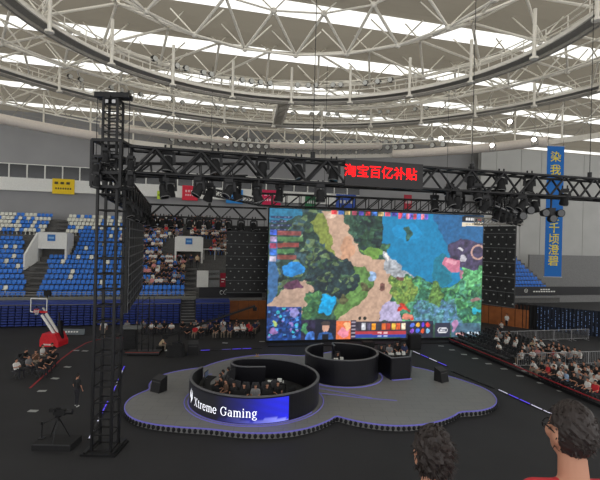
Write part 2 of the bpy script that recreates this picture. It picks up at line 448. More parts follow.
# banners on the fascia
def fascia_banner(x0, x1, y0, y1, c, lab, mark, lines):
    sa, z0 = hall(x0, y1, 16.75); sb_, z1 = hall(x1, y0, 16.75)
    o = MB().hbox(sa, sb_, 16.78, 16.88, z0, z1).build('fascia_banner', mat('banner_'+lab.split()[0], c, .6, 0, .05)); tag(o, lab, 'banner')
    m = MB(); W_ = sb_-sa; H_ = z1-z0
    for (a, b, u0, n) in lines:
        for k_ in range(n):
            u = u0+(.9-u0)*k_/n; m.hbox(sa+W_*u, sa+W_*(u+.6*(.9-u0)/n), 16.76, 16.78, z0+H_*a, z0+H_*b)
    m.build('mark', mat('mark_%d%d%d' % mark, mark, .6, 0, 0), o)
fascia_banner(52, 74.5, 179.5, 193.5, (232, 196, 22), 'yellow banner with small dark characters hung on the white fascia', (70, 60, 30), [(.64, .8, .1, 3), (.3, .42, .14, 7)])
fascia_banner(157, 164, 191, 199, (190, 214, 60), 'lime green small banner on the white fascia', (90, 120, 30), [(.4, .6, .15, 3)])
fascia_banner(182, 198, 186, 200, (216, 36, 62), 'crimson banner on the fascia behind the hanging lights', (240, 190, 195), [(.55, .7, .2, 4), (.3, .42, .2, 5)])
fascia_banner(226, 243, 190, 203, (38, 136, 214), 'bright blue banner on the white fascia behind hanging lights', (180, 215, 240), [(.5, .66, .25, 4)])
fascia_banner(262, 281, 190.5, 205, (206, 30, 82), 'magenta red banner with pale dots just above the screen corner', (245, 200, 215), [(.62, .8, .1, 3), (.28, .42, .12, 6)])
for a, b, c, nm in ((305, 316, (40, 110, 70), 'green'), (336, 356, (44, 80, 170), 'navy'), (404, 412, (170, 36, 56), 'scarlet')):
    fascia_banner(a, b, 195, 209, c, nm+' banner on the fascia glimpsed through the screen truss', (200, 200, 200), [(.4, .6, .2, 4)])

# ------------------------------------------------------------------ vertical blue banner
def text_mesh(body, size, bold=0.0, extr=.0):
    cu = bpy.data.curves.new('txt', 'FONT'); cu.body = body; cu.size = size; cu.extrude = extr; cu.offset = bold
    cu.align_x = 'CENTER'; cu.align_y = 'CENTER'
    o = bpy.data.objects.new('txt', cu); COL.objects.link(o)
    dg = bpy.context.evaluated_depsgraph_get(); me = bpy.data.meshes.new_from_object(o.evaluated_get(dg))
    bpy.data.objects.remove(o); bpy.data.curves.remove(cu)
    me.materials.clear(); return me
bt = at(556, 146, 53); bb_ = at(556, 277, 53)
vb = empty('hanging_banner', (bt.x, 53, bb_.z)); tag(vb, 'tall blue hanging banner with yellow characters beside the grey wall', 'banner')
hB = bt.z-bb_.z
MB().bx((-1.0, 0, 0), (1.0, .04, hB)).build('cloth', mat('banner_cloth', (20, 104, 186), .7, 0, .06), vb)
for z in (0, hB): MB().tube((-1.1, .02, z), (1.1, .02, z), .05).build('rod', ALU, vb)
MB().tube((-.9, .02, hB), (-.9, .02, 28.5-bb_.z), .015).tube((.9, .02, hB), (.9, .02, 28.5-bb_.z), .015).build('cord', BLK, vb)
ytx = mat('yellow_text', (226, 206, 60), .6, 0, 0)
for chh, py in (('染', 157.5), ('我', 170.5), ('世', 217), ('千', 228.5), ('顷', 239.5), ('澄', 250.5), ('碧', 261.5)):
    me = text_mesh(chh, 1.3, .012); me.materials.append(ytx)
    p = at(555.5, py, 53); c = link('character', me, vb); c.location = (0, -.03, p.z-bb_.z); c.rotation_euler = (PI/2, 0, 0)

# ------------------------------------------------------------------ ceiling
roof_m = mat('roof_beige', (124, 119, 110), .85, 0, .06, .15)
CC = Vector((0, 27, 0))
ZR = 28.9
def t_at(P): return (P-P0).dot(NX)
# skin strips parallel to the hall axis with skylight gaps
sky_t = []
tA = t_at(Vector((-12.5, 45, 0)))
k_ = -4
edges = []
while tA+k_*9.6 < 40: edges.append(tA+k_*9.6); k_ += 1
skin = MB(); glass = MB(); prev = -60.0
for tc in edges:
    # each panel sags a little like a stretched membrane
    n = 6; a, b = prev, tc-1.3
    secs = []
    for j in range(n+1):
        tt = a+(b-a)*j/n; sag = -.9*math.sin(PI*j/n) if b-a < 20 else 0
        secs.append(sag)
        if j:
            P = [hp(-75, a+(b-a)*(j-1)/n, ZR+secs[j-1]), hp(95, a+(b-a)*(j-1)/n, ZR+secs[j-1]), hp(95, tt, ZR+sag), hp(-75, tt, ZR+sag)]
            skin.add(P, [(0, 3, 2, 1)])
    glass.hbox(-75, 95, tc-1.3, tc+1.3, ZR+.05, ZR+.1)
    prev = tc+1.3
skin.hbox(-75, 95, prev, 60, ZR, ZR+.1)
nt = roof_m.node_tree; bs_ = nt.nodes['Principled BSDF']; out_ = nt.nodes['Material Output']
tl_ = nt.nodes.new('ShaderNodeBsdfTranslucent'); tl_.inputs[0].default_value = rgb((206, 196, 176)); mx_ = nt.nodes.new('ShaderNodeMixShader'); mx_.inputs[0].default_value = .15
nt.links.new(bs_.outputs[0], mx_.inputs[1]); nt.links.new(tl_.outputs[0], mx_.inputs[2]); nt.links.new(mx_.outputs[0], out_.inputs[0])
struct(skin.build('ceiling', roof_m, smooth=False))
gm = bpy.data.materials.new('skylight_sheet'); gm.use_nodes = True; nt = gm.node_tree; nt.nodes.remove(nt.nodes['Principled BSDF'])
tr = nt.nodes.new('ShaderNodeBsdfTransparent'); tl = nt.nodes.new('ShaderNodeBsdfTranslucent'); mx = nt.nodes.new('ShaderNodeMixShader')
tl.inputs[0].default_value = (.9, .9, .86, 1); tr.inputs[0].default_value = (.97, .97, .95, 1); mx.inputs[0].default_value = .25
nt.links.new(tr.outputs[0], mx.inputs[1]); nt.links.new(tl.outputs[0], mx.inputs[2]); nt.links.new(mx.outputs[0], nt.nodes['Material Output'].inputs[0])
struct(glass.build('skylight_glazing', gm))
# roof frame: rings of nodes laced into triangles, alternate rings lower and higher
ZLc = 25.9
sf = MB()
RG = [(9, 14, 27.6), (13, 18, 25.9), (17, 22, 27.7), (21, 24, 25.9), (25, 30, 27.8), (29, 32, 25.9), (33.2, 40, 27.7), (37.5, 40, 25.9), (42, 48, 27.5), (47, 48, 25.8)]
def nodes(k):
    Rr, n, z = RG[k]; off = .5 if k % 2 else 0
    return [Vector((CC.x+Rr*math.cos(2*PI*(i+off)/n+.06), CC.y+Rr*math.sin(2*PI*(i+off)/n+.06), z)) for i in range(n)]
for k in range(len(RG)):
    N = nodes(k); n = len(N)
    for i in range(n):
        if N[i].y < 22: continue
        sf.tube(N[i], N[(i+1) % n], .11 if k % 2 else .085, caps=False)
        sf.ell(N[i], (.27, .27, .24), 8, 5)
        if k % 2 == 0:
            for dx, dy in ((-1.6, -1.2), (1.6, -1.2), (0, 1.8)): sf.tube(N[i], N[i]+Vector((dx, dy, ZR-.3-N[i].z)), .06, caps=False)
        else:
            for dx in (-2.2, 2.2): sf.tube(N[i], N[i]+Vector((dx, .6, ZR-.6-N[i].z)), .06, caps=False)
        if k+1 < len(RG):
            M_ = sorted(nodes(k+1), key=lambda q: (q-N[i]).length)[:3 if k % 2 else 2]
            for q in M_: sf.tube(N[i], q, .115, caps=False)
for Rr, z0_, z1_, n_ in ((39.5, 23.6, 25.6, 64), (24.6, 24.4, 25.9, 40)):
    top_ = [Vector((CC.x+Rr*math.cos(2*PI*i/n_), CC.y+Rr*math.sin(2*PI*i/n_), z1_)) for i in range(n_)]
    low_ = [Vector((CC.x+Rr*math.cos(2*PI*(i+.5)/n_), CC.y+Rr*math.sin(2*PI*(i+.5)/n_), z0_)) for i in range(n_)]
    for i in range(n_):
        if top_[i].y < 26: continue
        sf.tube(top_[i], top_[(i+1) % n_], .08, caps=False).tube(low_[i], low_[(i+1) % n_], .09, caps=False)
        sf.tube(top_[i], low_[i], .075, caps=False).tube(low_[i], top_[(i+1) % n_], .075, caps=False)
struct(sf.build('ceiling_space_frame', STEEL))

def arc(Rr, a0, a1, n, z): return [Vector((CC.x+Rr*math.cos(math.radians(a0+(a1-a0)*i/n)), CC.y+Rr*math.sin(math.radians(a0+(a1-a0)*i/n)), z)) for i in range(n+1)]
def ringband(mb, Rr, w_, z0, z1, a0, a1, n=72):
    rings = []
    for i in range(n+1):
        an = math.radians(a0+(a1-a0)*i/n); c, s_ = math.cos(an), math.sin(an)
        rings.append([(CC.x+r*c, CC.y+r*s_, z) for r, z in ((Rr-w_/2, z0), (Rr+w_/2, z0), (Rr+w_/2, z1), (Rr-w_/2, z1))])
    return mb.loft(rings)
def catwalk(Rr, z, lab, n_h, a_off):
    o = empty('ring_catwalk', (0, 27, z)); tag(o, lab, 'catwalk')
    def ch(mb, n_, m_):
        c = mb.build(n_, m_, o); c.matrix_parent_inverse = Matrix.Translation(-o.location); return c
    ch(ringband(MB(), Rr, 1.1, z, z+.1, -25, 205), 'deck', mat('deck_grey', (160, 156, 148), .6))
    for rr in (Rr-.6, Rr+.6): ch(ringband(MB(), rr, .14, z-.1, z+.16, -25, 205), 'edge_beam', STEEL)
    ch(ringband(MB(), Rr, .22, z-.52, z-.3, -25, 205), 'keel', mat('keel_grey', (150, 146, 138), .6))
    for rr in (Rr-.6, Rr+.6):
        m = MB()
        for zz in (.65, 1.1): m.path(arc(rr, -25, 205, 64, z+zz), .045, 5)
        for p in arc(rr, -25, 205, int(Rr*2.0), z): m.tube(p+ZV*.2, p+ZV*1.1, .04, n=4)
        ch(m, 'railing', STEEL)
    for k_ in range(n_h):
        an = math.radians(a_off+k_*230/n_h-25)
        p = Vector((CC.x+(Rr-.75)*math.cos(an), CC.y+(Rr-.75)*math.sin(an), z))
        m = MB().tube(p-ZV*.6, p+ZV*(ZLc-z+.5), .13, n=8).tube(p-ZV*.7, p-ZV*.55, .3, n=8)
        q_ = Vector((CC.x+(Rr+.75)*math.cos(an), CC.y+(Rr+.75)*math.sin(an), z))
        m.tube(p+ZV*1.9, q_+ZV*.1, .06)
        ch(m, 'hanger', STEEL)
catwalk(17.9, 23.5, 'inner ring catwalk with railings hung below the roof frame', 12, 4)
catwalk(31.8, 24.6, 'outer ring catwalk with railings hung below the roof frame', 20, 7)
# radial bridge between both rings
an = math.radians(96); d_ = Vector((math.cos(an), math.sin(an), 0)); w_ = Vector((-d_.y, d_.x, 0))
pA, pB = CC+d_*18.6+ZV*23.4, CC+d_*31.2+ZV*24.4
br = empty('catwalk_bridge', pA); tag(br, 'dark sloping bridge joining the inner and outer ring catwalks', 'catwalk')
m = MB()
for sg in (-1, 1): m.bar(pA+w_*sg*.55-pA, pB+w_*sg*.55-pA, .14, .4)
m.build('side_beam', STEEL, br)
m = MB()
for i in range(20):
    c = pA.lerp(pB, i/19)-pA; m.bar(c-w_*.55, c+w_*.55, .12, .1)
for i in range(4): m.bar((pB-pA)*(i/4)-w_*.5, (pB-pA)*((i+1)/4)+w_*.5, .08, .08)
m.build('cross_rungs', mat('bridge_grey', (168, 164, 156), .6), br)
m = MB()
for sg in (-1, 1):
    m.tube(w_*sg*.55+ZV*1.1, pB-pA+w_*sg*.55+ZV*1.1, .03)
    for i in range(8): c = pA.lerp(pB, i/7)-pA+w_*sg*.55; m.tube(c, c+ZV*1.1, .03, n=4)
m.build('railing', STEEL, br)
# outer rim shelf with air duct
rim = empty('roof_rim', (0, 27, 22)); tag(rim, 'pale outer rim gantry around the hall below the roof edge', 'gantry')
def chr_(mb, n_, m_):
    c = mb.build(n_, m_, rim); c.matrix_parent_inverse = Matrix.Translation(-rim.location); return c
RIMZ = 22.9
chr_(ringband(MB(), 45.2, 1.5, RIMZ, RIMZ+.14, 10, 170), 'deck', STEEL)
chr_(ringband(MB(), 44.5, .16, RIMZ-.3, RIMZ+.35, 10, 170), 'edge_beam', STEEL)
m = MB()
for zz in (.7, 1.2): m.path(arc(44.6, 10, 170, 70, RIMZ+zz), .035, 4)
for p in arc(44.6, 10, 170, 60, RIMZ): m.tube(p, p+ZV*1.2, .035, n=4)
chr_(m, 'railing', STEELG)
for k_ in range(22):
    p = arc(44.3, 13, 167, 21, RIMZ)[k_]
    chr_(MB().tube(p-ZV*.3, p+ZV*4.6, .11, n=8), 'hanger', STEEL)
m = MB()
for k_ in range(44):
    p = arc(44.6, 12, 168, 43, RIMZ)[k_]; q_ = arc(45.9, 12, 168, 43, RIMZ+4.2)[min(43, k_+(1 if k_ % 2 else -1)) if k_ else 1]
    m.tube(p, q_, .06, n=4)
chr_(m, 'bracing', STEELG)
ductm = mat('duct_fabric', (232, 222, 212), .8, 0, .05)
def duct(Rr, z, r, px0, px1, lab):
    def ang(px):
        u, _ = ray(px, 140); a_ = u*u+1; b_ = -54.0; c_ = 27*27-Rr*Rr
        Y = (-b_+math.sqrt(b_*b_-4*a_*c_))/(2*a_); return math.degrees(math.atan2(Y-27, u*Y))
    a0, a1 = ang(px0), ang(px1); n = 28; rings = []
    for i in range(n+1):
        an = math.radians(a0+(a1-a0)*i/n); c, s_ = math.cos(an), math.sin(an)
        rings.append([(CC.x+(Rr+r*math.cos(x))*c, CC.y+(Rr+r*math.cos(x))*s_, z+r*math.sin(x)) for x in [2*PI*k_/12 for k_ in range(12)]])
    o = MB().loft(rings[::-1]).build('air_duct', ductm, smooth=True); tag(o, lab, 'duct')
duct(42, 24.1, .45, 100, 232, 'pale round air duct curving behind the lattice tower top')
duct(42, 23.9, .48, 270, 382, 'pale round air duct segment above the red sign')
duct(43.6, 22.8, .62, -40, 97, 'pale round air duct above the yellow banner wall')
duct(43.6, 22.9, .62, 393, 547, 'pale round air duct beside the tall blue banner')

# floodlights on the catwalks
fl_body = MB(); fl_body.tube((0, .0, .55), (0, .28, .5), .24, .2, n=12); fl_body.tube((0, -.18, .56), (0, 0, .55), .12, .2, n=10)
FLB = fl_body.mesh('housing', BLK)
FLY = MB().bar((-.28, .05, .05), (-.28, .05, .55), .04, .06).bar((.28, .05, .05), (.28, .05, .55), .04, .06).bar((-.3, .05, .05), (.3, .05, .05), .06, .05).tube((0, .05, 0), (0, .05, .06), .08).mesh('yoke', STEELG)
FLL = MB().disc((0, .285, .5), (0, 1, -.16), .19, 14).mesh('lens', mat('lens_pale', (205, 205, 200), .2, 0, 0))
FLE = MB().disc((0, .285, .5), (0, 1, -.16), .19, 14).mesh('lens', LAMP)
def flood(p, lit, lab, grp, aim):
    o = empty('floodlight', p, facing(aim)); tag(o, lab, 'floodlight', grp)
    link('housing', FLB, o); link('yoke', FLY, o); link('lens', FLE if lit else FLL, o)
    o.scale = (1.3 if lit else 1.15,)*3
    if grp.startswith('floodlights along'): o.scale = (1.75,)*3
    return o
for Rr, z, lst, nm in ((17.9, 23.6, [(62), 66, 70, 78, 80.5, 86, 88.5, 92, 101, 104, 107, 110, 113, 120, 122.5, 128, 131, 138], 'inner'),
                       (31.8, 24.7, [58, 61.5, 64, 70, 72, 74.5, 76.5, 82, 84, 86, 88, 92.5, 94.5, 104, 106, 108, 110, 118, 120, 127, 129, 131, 133, 139, 141], 'outer')):
    for k_, a in enumerate(lst):
        an = math.radians(a); p = Vector((CC.x+(Rr-.45)*math.cos(an), CC.y+(Rr-.45)*math.sin(an), z+.55))
        flood(p, nm == 'outer' and k_ == 0, '%sround floodlight on the %s catwalk, %s from the tall blue banner' % ('lit ' if nm == 'outer' and k_ == 0 else 'dark ', nm, nth(k_+1)), 'floodlights on the %s ring catwalk' % nm, (CC-p).to_2d())
# two-tier bank under the rim ducts
k_ = 0
for a in [62, 64] + [68+1.55*i for i in range(32)]:
    for tier in (0, 1):
        an = math.radians(a+.4*tier); p = Vector((44.0*math.cos(an), 27+44.0*math.sin(an), RIMZ+.15+tier*.85))
        lit = (abs(a-(68+1.55*14)) < .1 and tier == 1) or (abs(a-(68+1.55*24)) < .1 and tier == 1) or (a == 62 and tier == 1)
        k_ += 1
        flood(p, lit, '%s floodlight in the %s tier of the rim bank, %s from the blue banner' % ('glowing' if lit else 'dark', 'upper' if tier else 'lower', nth(k_//2+1 if tier == 0 else k_//2)), 'floodlights along the rim gantry', (CC-p).to_2d())
for px, py, YY, lab in ((511, 123.5, 52, 'bright lit floodlight under the catwalk near the blue banner top'), (535, 141.5, 54, 'bright lit floodlight just above the long air duct end'), (493, 147, 56, 'small lit floodlight above the air duct middle')):
    p = at(px, py, YY); flood(p-ZV*.5, True, lab, 'lit floodlights by the air duct', (CC-p).to_2d())
    hg = MB().tube(p+ZV*.1-ZV*.6, Vector((p.x, p.y, ZLc)), .03); tag(hg.build('drop_rod', STEELG), 'thin drop rod carrying the '+lab.split(' floodlight')[0]+' floodlight '+' '.join(lab.split()[-4:]), 'rod')

# ------------------------------------------------------------------ trusses
def truss(name, a, b, w_, h, bay, rc, rd, lab, style='V', m=None):
    a, b = Vector(a), Vector(b); m = m or BLK
    o = empty(name, (a+b)/2); tag(o, lab, 'truss'); c0 = (a+b)/2
    x = (b-a).normalized(); y = ZV.cross(x).normalized(); z = x.cross(y); L = (b-a).length
    for j in (-1, 1):
        for k in (-1, 1):
            off = y*(j*w_/2)+z*(k*h/2)-c0
            MB().tube(a+off, b+off, rc, n=8).build('chord', m, o)
    n = max(1, round(L/bay)); mb = MB()
    for i in range(n):
        p, q = a+x*(L*i/n)-c0, a+x*(L*(i+1)/n)-c0; md = (p+q)/2
        for j in (-1, 1):
            yo = y*(j*w_/2); lo, hi = -z*h/2+yo, z*h/2+yo
            if style == 'V': mb.tube(p+lo, md+hi, rd, n=6).tube(md+hi, q+lo, rd, n=6)
            else: mb.tube(p+lo, q+hi, rd).tube(p+lo, p+hi, rd)
        for k in (-1, 1):
            zo = z*(k*h/2); mb.tube(p+zo-y*w_/2, q+zo+y*w_/2, rd*.8, n=5).tube(p+zo-y*w_/2, p+zo+y*w_/2, rd*.8, n=5)
    for k in (-1, 1): mb.tube(b-c0+z*(k*h/2)-y*w_/2, b-c0+z*(k*h/2)+y*w_/2, rd, n=5)
    mb.build('bracing', m, o)
    return o
TW = Vector((-8.43, 20, 0))
FA, FB = Vector((-7.6, 20.2, 12.85)), Vector((19.5, 26.9, 12.85))
FX = (FB-FA).normalized(); FY = ZV.cross(FX)
def fpt(px):      # point of the front truss axis at a photo column
    lo, hi = 0.0, 1.0
    for _ in range(40):
        md = (lo+hi)/2
        if proj(FA.lerp(FB, md))[0] < px: lo = md
        else: hi = md
    return FA.lerp(FB, lo)
truss('front_truss', FA, FB, 1.0, 1.12, 1.95, .075, .065, 'long black front truss spanning from the lattice tower past the red sign')
SA, SB = at(258, 201, 40.9), at(503, 212, 45.2)
SA.z = SB.z = 13.1
truss('screen_truss', SA, SB, .9, 1.1, 1.3, .06, .05, 'black truss directly above the big screen', 'Z')
truss('side_truss', Vector((-8.7, 20.8, 11.9)), Vector((-14.6, 42.5, 11.75)), .9, 1.1, 1.7, .08, .06, 'black truss running back from the tower above the slanted panel')
truss('side_truss', Vector((10.2, 24.9, 12.15)), Vector((19.6, 40.5, 12.5)), .9, 1.0, 1.7, .07, .055, 'black truss running back from the front truss towards the far panel')
LA, LB = at(150, 209, 42), at(266, 211, 44.2); LA.z = LB.z = 11.95
truss('panel_truss', LA, LB, .8, 1.1, 2.0, .06, .05, 'black truss over the dark panel beside the screen corner')
CA, CB = at(196, 189, 34), at(262, 203, 39)
truss('cable_tray', CA, CB, .5, .5, .7, .04, .03, 'slim black ladder truss sloping behind the hanging lights', 'Z')
PA, PB = at(476, 222, 38.8), at(522, 214, 35.8); PA.z = PB.z = 11.45
truss('panel_truss', PA, PB, .5, .55, .6, .05, .04, 'short silver grey truss on top of the panel beside the screen', 'Z', STEELG)
truss('back_truss', at(98, 170, 23.5), at(246, 170, 26.5), .5, .7, .9, .05, .035, 'thinner black truss glimpsed through the front truss', 'Z')
for p, wh in ((FA.lerp(FB, .3), 'left of the red sign on the front truss'), (FA.lerp(FB, .62), 'nearest past the red sign on the front truss'), (FA.lerp(FB, .9), 'at the banner end of the front truss'), (SA.lerp(SB, .25), 'above the river-free half of the screen'), (SA.lerp(SB, .75), 'above the river half of the screen'), (LA.lerp(LB, .5), 'above the truss over the crowd')):
    tag(MB().tube(p+ZV*.5, Vector((p.x, p.y, ZLc)), .02, n=5).tube(p+ZV*.5, p+ZV*1.0, .12, n=8).build('chain_hoist', BLK), 'thin dark hoist chain '+wh, 'hoist', 'truss hoist chains')

# lattice tower
tw = empty('lattice_tower', TW); tag(tw, 'tall black lattice tower of square truss beside the stage', 'tower')
def lattice(w_, z0, z1, bay, rc, rd, nm):
    for i in (-1, 1):
        for j in (-1, 1): MB().bar((i*w_/2, j*w_/2, z0), (i*w_/2, j*w_/2, z1), rc*2, rc*2).build('upright', BLK, tw)
    m = MB(); n = round((z1-z0)/bay)
    C4 = [(-1, -1), (1, -1), (1, 1), (-1, 1)]
    for k in range(n+1):
        z = z0+(z1-z0)*k/n
        for q in range(4):
            a, b = C4[q], C4[(q+1) % 4]
            m.tube((a[0]*w_/2, a[1]*w_/2, z), (b[0]*w_/2, b[1]*w_/2, z), rd)
    m.build(nm, BLK, tw)
lattice(.84, .1, 12.0, .7, .052, .036, 'rungs')
lattice(.62, 12.0, 15.5, .3, .045, .03, 'rungs')
sl = MB()
for i in (-1, 1):
    for j in (-1, 1): sl.bar((i*.62, j*.62, 11.6), (i*.62, j*.62, 13.6), .12, .12)
for z in (11.6, 12.2, 12.9, 13.6):
    for a, b in (((-.62, -.62), (.62, -.62)), ((.62, -.62), (.62, .62)), ((.62, .62), (-.62, .62)), ((-.62, .62), (-.62, -.62))):
        sl.bar((a[0], a[1], z), (b[0], b[1], z), .1, .12)
for a in (-.62, .62): sl.tube((a, -.62, 11.6), (a, .62, 12.9), .05).tube((-.62, a, 12.9), (.62, a, 11.7), .05)
sl.build('sleeve_block', BLK, tw)
MB().box((0, -.2, 15.68), (1.5, .16, .22)).box((0, .2, 15.68), (1.5, .16, .22)).box((-.1, 0, 15.55), (.2, .8, .12)).tube((-.3, 0, 15.45), (.3, 0, 15.45), .17, n=10).build('head_block', BLK, tw)
MB().bx((-.25, -.3, 15.3), (-.12, -.26, 15.45)).bx((.05, -.3, 15.3), (.2, -.26, 15.45)).build('hook_plate', ALU, tw)
MB().tube((.72, 0, 15.6), (.72, 0, 12.9), .018, n=4).tube((-.72, 0, 15.6), (-.72, 0, 12.9), .018, n=4).build('hoist_chain', BLK, tw)
bs = MB().bx((-.75, -.75, 0), (.75, .75, .1))
for i in (-1, 1):
    bs.bar((i*.6, -.7, .12), (i*.6, .7, .12), .12, .08)
bs.build('base', BLK, tw)

# moving-head lights
_b = MB().bx((-.17, -.13, -.14), (.17, .13, 0)); _b.tube((-.1, 0, 0), (-.1, 0, .16), .035).tube((.1, 0, 0), (.1, 0, .16), .035)
MHB = _b.mesh('base', BLK)
_y = MB()
for sg in (-1, 1): _y.bar((sg*.2, 0, -.12), (sg*.22, 0, -.5), .1, .06)
_y.bx((-.24, -.06, -.18), (.24, .06, -.12)); MHY = _y.mesh('yoke', BLK)
_h = MB(); prof = [(.0, .2), (.12, .22), (.17, .1), (.19, -.08), (.21, -.24), (.19, -.3)]
rings = [[(r*math.cos(2*PI*i/14), r*math.sin(2*PI*i/14), -.46+z) for i in range(14)] for r, z in ((.07, .24), (.14, .2), (.17, .08), (.17, -.1), (.2, -.2), (.2, -.3))]
_h.loft(rings); MHH = _h.mesh('head', BLK2); MHH.polygons.foreach_set('use_smooth', [True]*len(MHH.polygons))
_l = MB().disc((0, 0, -.765), (0, 0, -1), .16, 14); MHL = _l.mesh('lens', GLASSD)
_r = MB(); _r.loft([[(r*math.cos(2*PI*i/14), r*math.sin(2*PI*i/14), z) for i in range(14)] for r, z in ((.2, -.74), (.2, -.775), (.165, -.775))], caps=False); MHR = _r.mesh('lens_ring', GRY)
MHEAD = {'n': 0}
def mover(p, lab, grp, tilt=(0, 0), sc_=1.0, rz=0, up=False):
    o = empty('moving_head_light', p, rz); tag(o, lab, 'stage light', grp)
    if up: o.rotation_euler = (PI, 0, rz)
    link('base', MHB, o); link('yoke', MHY, o)
    h = link('head', MHH, o); h.location = (0, 0, -.46*0); 
    piv = Matrix.Translation((0, 0, -.46)) @ Euler((tilt[0], tilt[1], 0)).to_matrix().to_4x4() @ Matrix.Translation((0, 0, .46))
    h.matrix_local = piv
    link('lens', MHL, h); link('lens_ring', MHR, h)
    o.scale = (sc_,)*3
    return o
for k, px in enumerate((168, 215, 262, 298, 333, 470, 500, 528)):
    p = fpt(px)+ZV*.62-FY*.1
    mover(p, 'black moving-head light in the upper row of the front truss, %s from the tower' % nth(k+1), 'moving heads inside the front truss', (R.uniform(-.2, .2), R.uniform(-.3, .3)), 1.3)
for k, px in enumerate((165, 170.5, 199.5, 210.5, 229, 238, 256, 282, 318, 440, 452, 466, 480, 494, 516)):
    p = fpt(px)-ZV*(.62+(.12 if k % 3 == 0 else 0))+FY*(.5 if k % 2 else -.5)
    mover(p, 'black moving-head light hanging below the front truss, %s from the tower' % nth(k+1), 'moving heads below the front truss', (R.uniform(-.5, .5), R.uniform(-.5, .5)), 1.15, R.uniform(-1, 1))
for k, px in enumerate((155, 163, 171, 180, 190, 199, 208, 218, 228, 241, 254)):
    t_ = (px-150)/116; p = LA.lerp(LB, t_)-ZV*(.55)+Vector((0, -.4, 0))
    mover(p, 'small black light under the truss over the crowd, %s from the tower' % nth(k+1), 'lights below the rear truss', (R.uniform(-.4, .4), R.uniform(-.4, .4)), 1.45)
for k, t_ in enumerate((.1, .22, .34, .46, .6, .75, .9)):
    p = Vector((-8.7, 20.8, 11.3)).lerp(Vector((-14.6, 42.5, 11.2)), t_)+Vector((.5, 0, 0))
    mover(p, 'black light beneath the truss above the slanted panel, %s from the tower' % nth(k+1), 'lights below the side truss', (R.uniform(-.5, .5), R.uniform(-.5, .5)), 1.1)
for k, t_ in enumerate((.1, .25, .4, .55, .7, .85)):
    p = Vector((10.6, 24.9, 11.7)).lerp(Vector((20.0, 40.5, 12.05)), t_)
    mover(p, 'black light beneath the truss that runs back to the far panel, %s from the front' % nth(k+1), 'lights below the far side truss', (R.uniform(-.5, .5), R.uniform(-.5, .5)), 1.1)
for k, (px, py) in enumerate(((106, 148), (96, 160), (97, 172), (131, 156), (131, 172))):
    p = at(px, py, 19.2 if px < 120 else 19.4)
    mover(p, 'black light clamped on the tower sleeve, %s of five going round' % nth(k+1), 'lights on the tower sleeve', (.3, .2), .8)
for k, px in enumerate((446, 455, 461, 473, 487, 505, 509, 533, 541, 560)):
    p = fpt(px)-ZV*(.1 if k % 2 else .5)+FY*(.45 if k % 3 else -.35)
    mover(p, 'black moving-head light among the cluttered truss end past the red sign, %s from the sign' % nth(k+1), 'moving heads past the red sign', (R.uniform(-.5, .5), R.uniform(-.6, .6)), 1.2, R.uniform(-1, 1))
# blinder clusters: three round lamps round a body
def cluster(p, lab):
    o = empty('blinder_cluster', p); tag(o, lab, 'stage light', 'triple lamp clusters')
    MB().bx((-.2, -.15, -.5), (.2, .2, 0)).tube((0, 0, 0), (0, 0, .5), .05).build('housing', BLK, o)
    for x, z in ((-.42, -.3), (.42, -.3), (0, -.62)):
        h = MB().tube((x, -.3, z), (x, .1, z), .23, .18, n=12).build('lamp_head', BLK2, o)
        MB().disc((x, -.305, z), (0, -1, 0), .19, 12).build('lens', GLASSD, h)
    MB().bar((-.42, 0, -.3), (.42, 0, -.3), .06, .06).build('cross_bar', BLK, o)
for px, py, lab in ((521, 205, 'cluster of three round lamps below the front truss beside the banner'), (551, 208, 'cluster of three round lamps hanging before the tall blue banner')):
    q = fpt(px); p = at(px, py, q.y-.2); cluster(p, lab)

# red character sign on the front truss
sg0, sg1 = fpt(341), fpt(417)
sgn = empty('led_sign', (sg0+sg1)/2-FY*.62, math.atan2(FX.y, FX.x)); tag(sgn, 'black LED sign with red Chinese characters on the front truss', 'sign')
Ls = (sg1-sg0).length
MB().bx((-Ls/2, 0, -.62), (Ls/2, .12, .66)).build('panel', mat('sign_black', (30, 28, 30), .5, 0, 0), sgn)
me = text_mesh('淘宝百亿补贴', .76, 0); me.materials.append(mat('sign_red', (246, 6, 18), .5, 0, 0, emit=.85))
_V = [v.co.copy() for v in me.vertices]; _F = [tuple(q.vertices) for q in me.polygons]; _b = MB()
for _dx, _dy in ((-.01, 0), (.01, 0), (0, -.008), (0, .008), (0, 0)): _b.add([(v.x+_dx, v.y+_dy, v.z) for v in _V], _F)
_m0 = me.materials[0]; me = _b.mesh('characters', _m0)
tx = link('characters', me, sgn); tx.location = (-.2, -.02, .07); tx.rotation_euler = (PI/2, 0, 0)
xs = [v.co.x for v in me.vertices]; tx.scale = ((Ls*.93)/(max(xs)-min(xs)),)*2+(1,)

